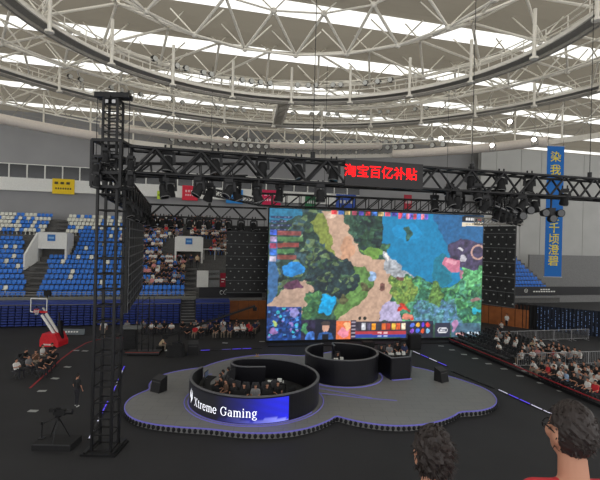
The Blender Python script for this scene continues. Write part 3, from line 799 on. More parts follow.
# ------------------------------------------------------------------ side LED panels (dark tiles with pin dots)
tile_m = [mat('tile_black', (24, 25, 26), .55, 0, .15), mat('tile_seam', (92, 94, 96), .5), mat('tile_dot', (150, 152, 150), .5)]
def tilewall(name, a, b, z0, z1, nx, nz, lab, face=-1, hang=None, dots=True, back=False):
    a, b = Vector((a[0], a[1], 0)), Vector((b[0], b[1], 0)); x = (b-a).normalized(); y = Vector((-x.y, x.x, 0)); L = (b-a).length
    o = empty(name, (a+b)/2+ZV*z0, math.atan2(x.y, x.x)); tag(o, lab, 'display panel'); H = z1-z0
    MB().bx((-L/2, 0, 0), (L/2, .14, H)).build('cabinet', tile_m[0], o)
    f = MB(); tw_, th = L/nx, H/nz
    for i in range(nx):
        for k in range(nz):
            cx, cz = -L/2+tw_*(i+.5), th*(k+.5)
            f.bx((cx-tw_*.46, -.04, cz-th*.46), (cx+tw_*.46, 0, cz+th*.46))
            if back: f.bx((cx-tw_*.46, .14, cz-th*.44), (cx+tw_*.46, .2, cz+th*.1))
    f.build('tile_face', tile_m[0], o)
    if dots:
        d = MB()
        for i in range(nx*2+1):
            for k in range(nz):
                cx, cz = -L/2+.08+(L-.16)*i/(nx*2), th*(k+.5)
                if i % 2 == k % 2: d.bx((cx-.06, -.07, cz-.05), (cx+.06, -.04, cz+.05))
        d.build('pin_dot', tile_m[2], o)
    s_ = MB()
    for k in range(0, nz+1, 2): s_.bx((-L/2, -.05, th*k-.02), (L/2, -.035, th*k+.02))
    if back:
        for k in range(1, nz): s_.bx((-L/2, .2, th*k-.05), (L/2, .23, th*k+.03))
        for i in range(0, nx+1, 2): s_.bx((-L/2+tw_*i-.04, .2, 0), (-L/2+tw_*i+.04, .23, H))
    s_.build('seam', tile_m[1], o)
    if hang:
        h = MB()
        for u in (-.4, 0, .4): h.tube((L*u, .07, H), (L*u, .07, hang-z0), .025)
        h.build('hanging_bar', BLK, o)
    return o
q0, q1 = at(226, 260, 43.9), at(267.5, 260, 44.6)
tilewall('led_tile_wall', q0, q1, 4.2, 10.75, 5, 11, 'dark tiled panel with rows of pin dots between crowd and screen', hang=11.4)
q0, q1 = at(483, 265, 38.5), at(515, 265, 36.2)
tilewall('led_tile_wall', q0, q1, 4.45, 11.05, 4, 11, 'dark tiled panel with pin dots between screen and far blue seats', hang=11.2)
tilewall('led_tile_wall', (-14.45, 41, 0), (-10.85, 28, 0), 4.65, 11.15, 14, 11, 'slanted dark panel seen edge-on just past the lattice tower', hang=11.4, dots=False, back=True)

# ------------------------------------------------------------------ main screen
SL, SRt = at(268, 275, 41.0), at(482, 277, 45.0)
SLx = Vector((SL.x, SL.y, 0)); SRx = Vector((SRt.x, SRt.y, 0)); sx = (SRx-SLx).normalized(); SW = (SRx-SLx).length; SZ0, SZ1 = .27, 12.35
scr = empty('main_screen', SLx+ZV*SZ0, math.atan2(sx.y, sx.x)); tag(scr, 'huge bright screen showing a game map with river, path and trees', 'screen')
SH = SZ1-SZ0
MB().bx((-.08, .03, -.08), (SW+.08, .4, SH+.08)).build('cabinet', BLK2, scr)
MB().bx((0, .1, -.27), (SW, .5, -.08)).build('foot_beam', BLK2, scr)
def paint():
    NXp, NYp = 321, 181
    U, Vv = np.meshgrid(np.linspace(0, 1, NXp), np.linspace(0, 1, NYp))
    X = 268+214*U; YT = 208+7*U; YB = 341-2.8*U; Y = YT+(YB-YT)*Vv
    rs = np.random.RandomState(5)
    def noise(sx_, sy_):
        g = rs.rand(sy_+2, sx_+2); a = U*sx_; b = Vv*sy_; i = a.astype(int); j = b.astype(int); fa = a-i; fb = b-j
        fa = fa*fa*(3-2*fa); fb = fb*fb*(3-2*fb)
        return (g[j, i]*(1-fa)+g[j, i+1]*fa)*(1-fb)+(g[j+1, i]*(1-fa)+g[j+1, i+1]*fa)*fb
    n1, n2, n3, n4 = noise(30, 17), noise(70, 40), noise(140, 80), noise(12, 8)
    wx, wy = (noise(40, 24)-.5)*5, (noise(40, 24)-.5)*5
    img = np.zeros((NYp, NXp, 3))
    def setc(mask, c, amp=.25, a=1.0):
        t = 1+amp*((n2-.5)*.9+(n3-.5)*.9)
        col = np.array(c)[None, None, :]*t[..., None]; m_ = (mask*a)[..., None]
        img[:] = img*(1-m_)+col*m_
    def poly(pts, warp=1.0):
        x, y = X+wx*warp, Y+wy*warp; ins = np.zeros(X.shape, bool); n = len(pts)
        for i in range(n):
            (xa, ya), (xb, yb) = pts[i], pts[(i+1) % n]
            if ya == yb: continue
            c = ((ya > y) != (yb > y)) & (x < (xb-xa)*(y-ya)/(yb-ya)+xa); ins ^= c
        return ins.astype(float)
    def ellm(cx, cy, rx, ry, warp=1.0): return ((((X+wx*warp-cx)/rx)**2+((Y+wy*warp-cy)/ry)**2) < 1).astype(float)
    def rect(x0, y0, x1, y1): return ((X >= x0) & (X < x1) & (Y >= y0) & (Y < y1)).astype(float)
    def trees(pts, n, cols, rmin, rmax, seed):
        r = random.Random(seed); xs = [p[0] for p in pts]; ys = [p[1] for p in pts]; k = 0
        base = poly(pts); setc(base, cols[0], .5)
        while k < n:
            x, y = r.uniform(min(xs), max(xs)), r.uniform(min(ys), max(ys))
            ins = False
            for i in range(len(pts)):
                (xa, ya), (xb, yb) = pts[i], pts[(i+1) % len(pts)]
                if (ya > y) != (yb > y) and x < (xb-xa)*(y-ya)/(yb-ya)+xa: ins = not ins
            k += 1
            if not ins: continue
            rr = r.uniform(rmin, rmax); setc(ellm(x, y, rr, rr*.8), r.choice(cols), .5)
            setc(ellm(x-rr*.25, y-rr*.3, rr*.5, rr*.4), tuple(min(255, c*1.12+6) for c in r.choice(cols)), .5)
    setc(np.ones_like(X), (58, 88, 72), .5)
    # forest on the left half
    trees([(268, 206), (322, 206), (318, 236), (332, 262), (344, 276), (340, 300), (310, 285), (268, 300)], 150, [(44, 66, 60), (70, 96, 66), (36, 54, 52), (96, 116, 84), (58, 84, 92)], 2.5, 6, 1)
    setc(poly([(268, 206), (300, 206), (296, 216), (268, 222)]), (44, 116, 150), .3)
    setc(poly([(268, 240), (276, 236), (277, 306), (268, 308)]), (62, 104, 150), .3)
    # lower-left path
    setc(poly([(266, 308), (280, 292), (304, 279), (310, 284), (306, 300), (298, 322), (268, 322)]), (180, 152, 134), .18)
    setc(ellm(293, 286, 9, 4), (96, 60, 84), .4)
    # grass right of the forest
    setc(poly([(312, 212), (322, 212), (330, 240), (334, 262), (326, 256), (314, 236), (306, 222)]), (124, 136, 66), .3)
    setc(poly([(344, 264), (362, 262), (372, 274), (372, 286), (362, 302), (346, 316), (330, 322), (336, 296)]), (98, 136, 74), .4)
    # path
    setc(poly([(318, 210), (336, 211), (344, 230), (354, 248), (372, 258), (384, 262), (402, 282), (396, 296), (384, 306), (374, 324), (330, 324), (344, 314), (358, 302), (368, 286), (371, 276), (358, 266), (334, 266), (326, 238), (322, 222)]), (192, 160, 138), .16)
    setc(ellm(342, 248, 7, 12), (200, 146, 112), .2, .6)
    setc(poly([(376, 250), (386, 256), (410, 277), (398, 284), (380, 272)]), (168, 172, 178), .35)
    setc(ellm(326, 216, 5, 3), (214, 190, 170), .3)
    # dark cluster of trees between path and river
    trees([(350, 216), (378, 214), (380, 248), (366, 252), (352, 246)], 70, [(38, 62, 54), (52, 82, 62), (30, 46, 48)], 3, 6, 2)
    setc(poly([(356, 250), (378, 246), (378, 256), (366, 258)]), (110, 150, 70), .3)
    trees([(304, 256), (326, 252), (344, 262), (350, 280), (338, 304), (318, 300), (306, 284)], 80, [(40, 58, 62), (58, 84, 64), (32, 46, 54), (84, 104, 72)], 3, 6, 3)
    # river
    river = poly([(374, 206), (484, 206), (484, 275), (462, 276), (448, 292), (440, 286), (424, 280), (408, 276), (384, 256), (376, 240)])
    setc(river, (24, 128, 176), .14)
    setc(poly([(428, 206), (484, 206), (484, 262), (464, 258), (448, 250), (436, 230), (428, 218)]), (46, 92, 142), .25, .8)
    setc(ellm(402, 232, 16, 9), (30, 152, 212), .1, .6); setc(ellm(440, 270, 12, 16), (36, 112, 120), .25, .6)
    setc(ellm(402, 232, 3.5, 7), (52, 92, 84), .5)
    setc(ellm(381, 246, 5, 4), (70, 110, 80), .5)
    # rocks and pink structure
    setc(poly([(446, 246), (456, 238), (470, 240), (484, 244), (484, 274), (472, 276), (460, 270), (446, 258)]), (72, 64, 92), .45)
    setc(((np.abs(((X-477)/7)**2+((Y-252)/7)**2-1)) < .25).astype(float), (188, 150, 140), .2)
    setc(poly([(442, 257), (458, 260), (457, 272), (449, 273), (438, 264)], .3), (198, 118, 142), .2)
    setc(poly([(444, 258.5), (455, 261), (453, 265), (442, 262)], .2), (222, 156, 172), .15)
    setc(poly([(456, 270), (464, 272), (466, 288), (460, 284)], .4), (170, 116, 136), .3)
    setc(ellm(461, 259, 3, 3), (190, 186, 196), .2); setc(ellm(459, 249, 2.5, 1.5), (210, 206, 214), .2)
    # lower right trees
    trees([(404, 276), (444, 290), (462, 278), (484, 282), (484, 326), (386, 324), (388, 300)], 260, [(64, 122, 80), (44, 92, 70), (96, 166, 104), (52, 104, 84), (84, 148, 120)], 2.5, 6, 4)
    trees([(462, 270), (484, 268), (484, 284), (466, 286)], 40, [(104, 176, 116), (72, 136, 88)], 2, 4, 5)
    trees([(386, 280), (408, 278), (412, 300), (392, 306)], 40, [(108, 136, 66), (84, 116, 60), (124, 146, 72)], 2.5, 5, 6)
    trees([(412, 302), (452, 300), (458, 326), (410, 326)], 70, [(84, 126, 158), (90, 140, 150), (62, 110, 112)], 2, 4.5, 7)
    trees([(430, 280), (440, 292), (436, 308), (426, 300)], 18, [(100, 136, 70), (84, 120, 64)], 2, 4, 8)
    setc(ellm(476, 312, 4, 4), (40, 170, 196), .3); setc(ellm(476, 300, 6, 2.5), (150, 116, 116), .3)
    setc(poly([(376, 322), (378, 306), (386, 302), (396, 306), (398, 322)], .8), (182, 172, 206), .25)
    for x, y in ((399, 306), (396, 311), (402, 309), (407, 319)): setc(ellm(x, y, 3.2, 2.6), (204, 62, 50), .4)
    setc(ellm(404, 318, 5, 3), (210, 130, 110), .3)
    setc(ellm(378, 287, 4, 4), (120, 82, 76), .4); setc(ellm(395, 279, 4, 3), (120, 80, 76), .4)
    # glowing blue patches
    setc(ellm(291, 270, 10, 7), (44, 134, 204), .3); setc(ellm(323, 304, 8, 11), (24, 158, 214), .3)
    trees([(304, 294), (318, 292), (316, 318), (302, 318)], 26, [(58, 100, 70), (80, 126, 76)], 2, 4, 9)
    setc(ellm(367, 277, 4, 6), (150, 178, 214), .4); setc(ellm(382, 258, 2, 3), (240, 236, 230), .1)
    for x, y in ((341, 298), (358, 286), (362, 290), (338, 302)): setc(ellm(x, y, 3.5, 3.5), (90, 90, 62), .5)
    # interface blocks
    for k in range(5):
        setc(rect(269, 216+k*4.2, 289-(k % 2)*5, 218.2+k*4.2), (34, 44, 84), .3, .8)
        for j in range(6): setc(rect(270+j*3, 216.6+k*4.2, 271.6+j*3, 217.6+k*4.2), (150, 160, 190), .1, .7*((j+k) % 3 > 0))
    for k, c in enumerate(((150, 70, 66), (84, 126, 76), (156, 64, 62), (80, 130, 78), (150, 74, 66))):
        setc(rect(276, 231+k*6, (298, 300, 296, 292, 294)[k], 235.4+k*6), c, .3, .8)
        setc(rect(269, 230+k*6.6, 275, 235+k*6.6), ((60, 90, 190), (170, 150, 190), (150, 60, 90), (60, 110, 200), (200, 190, 210))[k], .5)
    for k in range(11):
        c = ((200, 60, 66), (70, 120, 210), (220, 190, 120), (214, 92, 120), (80, 70, 170))[k % 5]
        setc(rect(326+k*6.6+(20 if k > 5 else 0)*0, 207+(326+k*6.6-268)/214*7+.6, 331+k*6.6, 207+(326+k*6.6-268)/214*7+4.8), c, .7)
    for k in range(8):
        c = ((220, 70, 100), (80, 120, 220), (230, 120, 140), (110, 90, 200))[k % 4]
        setc(rect(392+k*3.9, 212.6+k*.12, 395.4+k*3.9, 217.8+k*.12), c, .8)
    setc(rect(459, 215, 481.5, 221), (22, 22, 30), .1); setc(rect(459, 221.6, 481.5, 225.4), (226, 214, 190), .05)
    for k in range(4): setc(rect(463+k*2.6, 217, 464.9+k*2.6, 219.8), (220, 220, 220), .05)
    setc(ellm(478, 218.5, 1.6, 1.6, 0), (200, 70, 70), .1)
    for k in range(5): setc(rect(463+k*3.2, 222.8, 465.4+k*3.2, 224), (150, 130, 100), .05)
    mm = rect(267, 307, 300, 341); setc(mm, (34, 66, 128), .8)
    r = random.Random(9)
    for k in range(70): setc(ellm(r.uniform(270, 299), r.uniform(309, 338), .9+r.random(), .9+r.random(), 0), r.choice([(80, 150, 220), (60, 190, 210), (30, 40, 90), (140, 120, 190), (30, 44, 80)]), .3)
    setc(ellm(293, 314, 4, 4.5), (140, 136, 196), .4); setc(ellm(275, 325, 2.6, 3), (170, 190, 110), .3); setc(ellm(274, 333, 5, 3), (146, 110, 170), .4)
    setc(rect(300, 320.5, 313, 341), (44, 40, 64), .6); setc(ellm(304, 330, 3, 4), (70, 130, 90), .5); setc(ellm(308, 336, 4, 4), (70, 120, 200), .5)
    setc(rect(313, 320, 333, 341), (30, 34, 50), .3); setc(ellm(323, 328, 3.6, 4.8, .1), (206, 160, 140), .1); setc(ellm(323, 324, 4.6, 2.4, .1), (70, 60, 60), .2)
    setc(poly([(315, 341), (317, 334), (323, 332), (329, 334), (331, 341)], .1), (50, 90, 150), .3); setc(rect(320, 335, 326, 341), (24, 26, 34), .2)
    setc(rect(333.5, 322, 352, 340.5), (226, 116, 70), .25); setc(ellm(341, 334, 5, 6), (232, 140, 160), .2); setc(ellm(343, 327, 3, 3), (250, 190, 140), .2)
    setc(rect(347, 321, 352.5, 340), (50, 40, 60), .4)
    for k in range(5): setc(rect(348, 322.5+k*3.6, 351.8, 324+k*3.6), (210, 200, 210), .1, .7)
    setc(rect(352, 322, 403, 332), (58, 52, 66), .4); 
    for k in range(9):
        c = ((190, 190, 196), (90, 84, 110), (232, 150, 40), (60, 60, 70), (220, 110, 50), (190, 60, 50), (230, 180, 70), (210, 90, 50), (240, 220, 190))[k]
        setc(rect(358+k*5, 324, 361.8+k*5, 330.6), c, .4)
    setc(rect(352, 332, 403, 335.4), (180, 60, 70), .08); setc(rect(352, 335.4, 403, 338.6), (48, 70, 160), .08)
    for x in (374, 380): setc(rect(x, 333, x+4, 334.6), (250, 220, 220), .05, .8); setc(rect(x, 336.4, x+4, 337.6), (210, 220, 250), .05, .8)
    setc(rect(403, 322, 431, 339), (40, 42, 60), .4)
    for k in range(8):
        c = ((90, 120, 230), (230, 170, 60), (90, 60, 200), (220, 60, 60), (160, 90, 220), (70, 110, 220), (230, 90, 50), (130, 190, 230))[k]
        setc(ellm(409+(k % 4)*5.5, 326+(k//4)*6, 2, 2.2, .3), c, .4)
    setc(rect(433, 324, 449, 338.6), (48, 52, 72), .1)
    ring = ((np.maximum(np.abs(X-441)-3.4, 0)/1.8)**2+(np.maximum(np.abs(Y-331.4)-.4, 0)/2.2)**2)
    setc((ring < 1.0).astype(float), (226, 226, 232), .03); setc(((ring < .34)).astype(float), (70, 74, 96), .1)
    for k in range(4): setc(rect(438.3+k*1.5, 330.6, 439.3+k*1.5, 332.4), (230, 230, 236), .03)
    setc(rect(450, 324, 481.5, 338), (80, 110, 150), .3, .65); setc(ellm(453, 327, 3, 5), (176, 130, 170), .3)
    setc(rect(455, 333.8, 465, 336.4), (230, 170, 170), .3)
    for k in range(4): setc(ellm(468.5+k*3.6, 334.6, 1.4, 1.6, 0), (210, 226, 240), .2)
    for x in (356, 361): setc(ellm(x, 319, 1.6, 1.8, 0), (40, 44, 40), .1)
    return U, Vv, np.clip(img, 0, 255)
U, Vv, img = paint()
ny, nx = U.shape
verts = np.stack([U*SW, np.zeros_like(U), (1-Vv)*SH], -1).reshape(-1, 3)
idx = np.arange(nx*ny).reshape(ny, nx)
faces = np.stack([idx[1:, :-1], idx[1:, 1:], idx[:-1, 1:], idx[:-1, :-1]], -1).reshape(-1, 4)
me = bpy.data.meshes.new('screen_image'); me.from_pydata(verts.tolist(), [], faces.tolist())
ca = me.color_attributes.new('picture', 'FLOAT_COLOR', 'POINT')
x_ = img.reshape(-1, 3)/255.0; L_ = np.where(x_ <= .04045, x_/12.92, ((x_+.055)/1.055)**2.4)
ca.data.foreach_set('color', np.concatenate([L_, np.ones((len(L_), 1))], 1).astype(np.float32).ravel())
pm = bpy.data.materials.new('screen_picture'); pm.use_nodes = True; nt = pm.node_tree; b = nt.nodes['Principled BSDF']
an_ = nt.nodes.new('ShaderNodeAttribute'); an_.attribute_name = 'picture'
b.inputs['Base Color'].default_value = (.01, .01, .01, 1); b.inputs['Roughness'].default_value = .5
nt.links.new(an_.outputs['Color'], b.inputs['Emission Color']); b.inputs['Emission Strength'].default_value = .68
me.materials.append(pm); link('screen_image', me, scr)

# ------------------------------------------------------------------ stage
STZ = .3
outline = [(123, 408), (128.5, 399), (140, 393), (150, 389.5), (148.5, 385), (153, 379.5), (165, 373.8), (186, 369.5), (203, 367.5), (210, 364.5), (222, 360.8), (240, 357), (258, 355), (280, 354.3), (306, 356.5),
           (330, 352), (345, 349.8), (365, 349.5), (385, 352), (400, 359), (411, 366.8), (423, 368.7), (440, 373.6), (465, 381), (489, 390), (497.5, 399), (495, 406.3), (481, 411), (459, 411.6), (455, 415.5), (441, 421), (420, 425.2),
           (392, 426), (366, 423), (345, 418.5), (336, 415.5), (330, 420), (312, 427.3), (288, 432), (264, 433.5), (236, 432.3), (212, 429), (180, 427.3), (150, 424), (130, 418)]
op = [atz(x, y, STZ) for x, y in outline]
def chaikin(P, n=2):
    for _ in range(n):
        Q = []
        for i in range(len(P)):
            a, b = P[i], P[(i+1) % len(P)]; Q += [a*.75+b*.25, a*.25+b*.75]
        P = Q
    return P
sp = chaikin(op, 2)
area = sum(sp[i].x*sp[(i+1) % len(sp)].y-sp[(i+1) % len(sp)].x*sp[i].y for i in range(len(sp)))
if area < 0: sp = sp[::-1]
cst = sum(sp, Vector())/len(sp)
stg = empty('stage_platform', (cst.x, cst.y, 0)); tag(stg, 'low grey cloud-shaped stage platform with purple glowing edge', 'stage')
def chs(mb, n_, m_, par=None, **k_):
    c = mb.build(n_, m_, stg, **k_); c.matrix_parent_inverse = Matrix.Translation(-stg.location); return c
stm_ = bpy.data.materials.new('stage_grey'); stm_.use_nodes = True; nt = stm_.node_tree; b = nt.nodes['Principled BSDF']
tc = nt.nodes.new('ShaderNodeTexCoord'); bk = nt.nodes.new('ShaderNodeTexBrick'); bk.inputs['Scale'].default_value = .42
bk.inputs['Color1'].default_value = rgb((124, 124, 123)); bk.inputs['Color2'].default_value = rgb((121, 121, 121)); bk.inputs['Mortar'].default_value = rgb((112, 112, 113)); bk.inputs['Mortar Size'].default_value = .008
nt.links.new(tc.outputs['Object'], bk.inputs['Vector']); nt.links.new(bk.outputs['Color'], b.inputs['Base Color']); b.inputs['Roughness'].default_value = .55; b.inputs['Specular IOR Level'].default_value = .3
chs(MB().prism(sp, .02, STZ), 'deck', stm_)
inner = [p+(cst-p).normalized()*.12 for p in sp]
# glowing edge line and the bumped black skirt
e = MB()
for i in range(len(sp)):
    a, b2 = sp[i], sp[(i+1) % len(sp)]; e.bar(a+ZV*.0, b2+ZV*.0, .05, .06)
chs(e, 'edge_light', PURPLED)
bm_ = MB(); dist = 0
for i in range(len(sp)):
    a, b2 = sp[i], sp[(i+1) % len(sp)]; L = (b2-a).length; k = math.ceil(dist/.27)
    while k*.27 < dist+L:
        p = a.lerp(b2, (k*.27-dist)/L); out = Vector((b2.y-a.y, a.x-b2.x, 0)).normalized()
        if p.y < cst.y+1.5: bm_.ell((p.x+out.x*.03, p.y+out.y*.03, .16), (.095, .095, .12), 6, 4)
        k += 1
    dist += L
chs(bm_, 'bumper_skirt', BLK2)

def arcpts(c, r, a0, a1, n): return [Vector((c[0]+r*math.cos(math.radians(a0+(a1-a0)*i/n)), c[1]+r*math.sin(math.radians(a0+(a1-a0)*i/n)), 0)) for i in range(n+1)]
def wallpath(pts, th, z0, z1):
    rings = []
    for i, p in enumerate(pts):
        d = (pts[min(i+1, len(pts)-1)]-pts[max(i-1, 0)]).normalized(); nrm = Vector((-d.y, d.x, 0))*th/2
        rings.append([p+nrm+ZV*z0, p-nrm+ZV*z0, p-nrm+ZV*z1, p+nrm+ZV*z1])
    return MB().loft(rings)
boothm = mat('booth_black', (22, 22, 27), .35, 0, .05); rimm = mat('booth_rim', (96, 96, 100), .5)
# front booth: a spiral wall
BC, BR, BH = Vector((-2.38, 25.95, 0)), 3.62, 1.34
hook = [Vector((-3.35, 28.85, 0))]
main_arc = arcpts(BC, BR, 158, 158+306, 76)          # from the far left, along the front, to the back
end = main_arc[-1]
cur = arcpts((end.x+.05, end.y-.95), .95, 104, 262, 16)[1:]
tail = [cur[-1]+Vector((.5, -.02, 0)), cur[-1]+Vector((1.1, .06, 0)), cur[-1]+Vector((1.4, .1, 0))]
bpts = main_arc+cur+tail
bo = empty('spiral_booth', (BC.x, BC.y, STZ)); tag(bo, 'low black spiral booth wall with a lit team-name panel', 'booth')
def chb(o, mb, n_, m_, smooth=False):
    c = mb.build(n_, m_, o, smooth); c.matrix_parent_inverse = Matrix.Translation(-o.location); return c
chb(bo, wallpath(bpts, .12, STZ, STZ+BH), 'wall', boothm)
chb(bo, MB().prism(arcpts(BC, 3.3, 0, 360, 40)[:-1], STZ, STZ+.2), 'inner_riser', BLK2)
chb(bo, wallpath(bpts, .15, STZ+BH, STZ+BH+.05), 'top_rim', rimm)
base_ = arcpts(BC, BR+.33, 150, 420, 60)
chb(bo, MB().path([p+ZV*(STZ+.02) for p in base_], .028, 5), 'base_light', PURPLED)
chb(bo, MB().path([p+ZV*(STZ+.015) for p in arcpts(BC, BR+.12, 165, 330, 50)], .03, 5), 'foot_light', PURPLED)
# curved LED strip on the wall
A0, A1, RL = 166.0, 303.0, BR+.085
n = 90; V_ = []; Fc = []; cols = []; hgt = 1.22; zb_ = STZ+.06
for j in range(13):
    for i in range(n+1):
        u = i/n; a = math.radians(A0+(A1-A0)*u); V_.append((BC.x+RL*math.cos(a), BC.y+RL*math.sin(a), zb_+hgt*j/12))
        v = j/12; k = max(0, min(1, (u-.55)/.4)); wv = .5+.5*math.sin(u*37+v*9)*math.sin(v*11+u*13)
        c = [12+20*k, 12+26*k, 22+233*k*(.8+.2*wv)]
        if k > .05 and v < .14+.06*math.sin(u*30): c = [c[0]+110*k, c[1]+110*k, c[2]+40]
        if u < .12 and .35 < v < .7: c = [c[0]+8, c[1]+8, c[2]+14]
        cols.append([lin(min(255, q)) for q in c]+[1])
for j in range(12):
    for i in range(n): Fc.append((j*(n+1)+i, j*(n+1)+i+1, (j+1)*(n+1)+i+1, (j+1)*(n+1)+i))
me = bpy.data.meshes.new('led_strip'); me.from_pydata(V_, [], Fc); ca = me.color_attributes.new('picture', 'FLOAT_COLOR', 'POINT')
ca.data.foreach_set('color', np.array(cols, np.float32).ravel()); me.materials.append(pm)
ls = link('led_strip', me, bo); ls.matrix_parent_inverse = Matrix.Translation(-bo.location)
def bend_text(body, size, ang0, zc, nm, width=None):
    m_ = text_mesh(body, size, .0); xs = [v.co.x for v in m_.vertices]; x0, x1 = min(xs), max(xs); sx_ = (width/(x1-x0)) if width else 1
    for v in m_.vertices:
        a = math.radians(ang0)+(v.co.x-x0)*sx_/RL; z = zc+v.co.y
        v.co = (BC.x+(RL+.012)*math.cos(a), BC.y+(RL+.012)*math.sin(a), z)
    m_.materials.append(WLIGHT2); c = link(nm, m_, bo); c.matrix_parent_inverse = Matrix.Translation(-bo.location); return c
WLIGHT2 = mat('led_white', (236, 238, 246), .4, 0, 0, emit=.62)
def ang_at(px, z=1.0):       # wall angle seen at a photo column
    lo, hi = A0, A1
    for _ in range(40):
        md = (lo+hi)/2; a = math.radians(md)
        if proj((BC.x+RL*math.cos(a), BC.y+RL*math.sin(a), z))[0] < px: lo = md
        else: hi = md
    return lo
# lettering with bracket serifs, drawn from pen strokes and wrapped round the wall
def pen(pl, th=.1, tn=.045):
    Q = []
    for i in range(len(pl)-1):
        (xa, ya), (xb, yb) = pl[i], pl[i+1]; m_ = max(1, int(math.hypot(xb-xa, yb-ya)/.08))
        Q += [(xa+(xb-xa)*j/m_, ya+(yb-ya)*j/m_) for j in range(m_)]
    Q.append(pl[-1]); L_, R_ = [], []
    for i, (x, y) in enumerate(Q):
        a_, b_ = Q[max(0, i-1)], Q[min(len(Q)-1, i+1)]; dx, dy = b_[0]-a_[0], b_[1]-a_[1]; l = math.hypot(dx, dy) or 1
        w_ = tn+(th-tn)*abs(dy/l)**1.5; L_.append((x-dy/l*w_/2, y+dx/l*w_/2)); R_.append((x+dy/l*w_/2, y-dx/l*w_/2))
    return L_, R_
def earc(cx, cy, rx, ry, a0, a1, n=14): return [(cx+rx*math.cos(math.radians(a0+(a1-a0)*i/n)), cy+ry*math.sin(math.radians(a0+(a1-a0)*i/n))) for i in range(n+1)]
def sf_(x, y, w_=.22): return [(x-w_/2, y), (x+w_/2, y)]
GL_ = {'X': (.74, [[(.12, .7), (.6, 0)], sf_(.12, .68, .26), sf_(.6, .68, .24), sf_(.1, .02, .24), sf_(.62, .02, .26)], [[(.6, .7), (.1, 0)]]),
 't': (.36, [[(.15, .64), (.15, .12)], earc(.25, .12, .1, .11, 180, 330, 8), [(.02, .48), (.32, .48)]], []),
 'r': (.42, [[(.13, .5), (.13, 0)], sf_(.08, .485, .12), sf_(.13, .02, .24), earc(.27, .34, .13, .15, 160, 30, 8)], []),
 'e': (.5, [earc(.25, .25, .2, .25, 5, 325, 24), [(.08, .27), (.44, .27)]], []),
 'm': (.86, [[(.13, .5), (.13, 0)], [(.43, .36), (.43, 0)], [(.73, .36), (.73, 0)], sf_(.08, .485, .12), sf_(.13, .02), sf_(.43, .02), sf_(.73, .02), earc(.28, .34, .15, .15, 170, 0, 10), earc(.58, .34, .15, .15, 170, 0, 10)], []),
 'n': (.6, [[(.13, .5), (.13, 0)], [(.45, .34), (.45, 0)], sf_(.08, .485, .12), sf_(.13, .02), sf_(.45, .02), earc(.29, .34, .16, .15, 170, 0, 10)], []),
 'i': (.3, [[(.14, .5), (.14, 0)], sf_(.09, .485, .12), sf_(.14, .02), [(.14, .72), (.14, .6)]], []),
 'a': (.52, [earc(.22, .36, .16, .13, 150, 0, 8), [(.38, .38), (.38, .05)], earc(.43, .05, .05, .05, 180, 320, 5), earc(.21, .15, .15, .14, 60, 330, 14)], []),
 'g': (.54, [earc(.23, .33, .16, .17, 0, 360, 20), [(.36, .46), (.5, .5)], earc(.25, .1, .14, .07, 100, 260, 8), earc(.25, -.1, .2, .11, 70, 390, 18), [(.2, .03), (.38, 0)]], []),
 'G': (.8, [earc(.38, .35, .31, .35, 42, 318, 26), [(.62, .3), (.62, .08)], sf_(.62, .3, .26), [(.63, .68), (.63, .5)]], []), ' ': (.34, [], [])}
def team_text():
    word = 'Xtreme Gaming'; tot = sum(GL_[c][0]+.06 for c in word); a0, a1 = ang_at(194.6), ang_at(258)
    k_ = math.radians(a1-a0)*RL/tot; zc = STZ+.36; mb = MB(); x0 = 0; ky = .6
    def wp(x, y): a = math.radians(a0)+x*k_/RL; return (BC.x+(RL+.012)*math.cos(a), BC.y+(RL+.012)*math.sin(a), zc+y*ky)
    for c in word:
        adv, st_, thin = GL_[c]
        for pl in [(q, .105) for q in st_]+[(q, .06) for q in thin]:
            L_, R_ = pen(pl[0], pl[1]); n_ = len(L_)
            mb.add([wp(x0+x, y) for x, y in L_]+[wp(x0+x, y) for x, y in R_], [(i, n_+i, n_+i+1, i+1) for i in range(n_-1)])
        x0 += adv+.06
    chb(bo, mb, 'team_name', WLIGHT2)
    L = MB(); a = ang_at(191.6); zc = STZ+.72
    def q(da, z): aa = math.radians(a)+da/RL; return (BC.x+(RL+.012)*math.cos(aa), BC.y+(RL+.012)*math.sin(aa), z)
    L.add([q(-.1, zc-.42), q(.2, zc-.1), q(.16, zc+.34), q(.02, zc+.02)], [(0, 1, 2, 3)])
    L.add([q(-.22, zc-.2), q(-.06, zc-.02), q(-.02, zc+.42), q(-.2, zc+.1)], [(0, 1, 2, 3)])
    chb(bo, L, 'team_emblem', WLIGHT2)
team_text()
# rear booth
B2, R2, H2 = Vector((3.05, 31.0, 0)), 2.45, 1.6
b2o = empty('spiral_booth', (B2.x, B2.y, STZ)); tag(b2o, 'plain round black booth wall further back, before the big screen', 'booth')
p2 = arcpts(B2, R2, 118, 118+342, 70)
p2 = p2+[p2[-1]+Vector((-.05, -.4, 0)), p2[-1]+Vector((.05, -.9, 0))]
chb(b2o, wallpath(p2, .12, STZ, STZ+H2), 'wall', boothm); chb(b2o, wallpath(p2, .15, STZ+H2, STZ+H2+.05), 'top_rim', rimm)
chb(b2o, MB().path([p+ZV*(STZ+.02) for p in arcpts(B2, R2+.35, 180, 385, 50)], .04, 5), 'base_light', PURPLED)
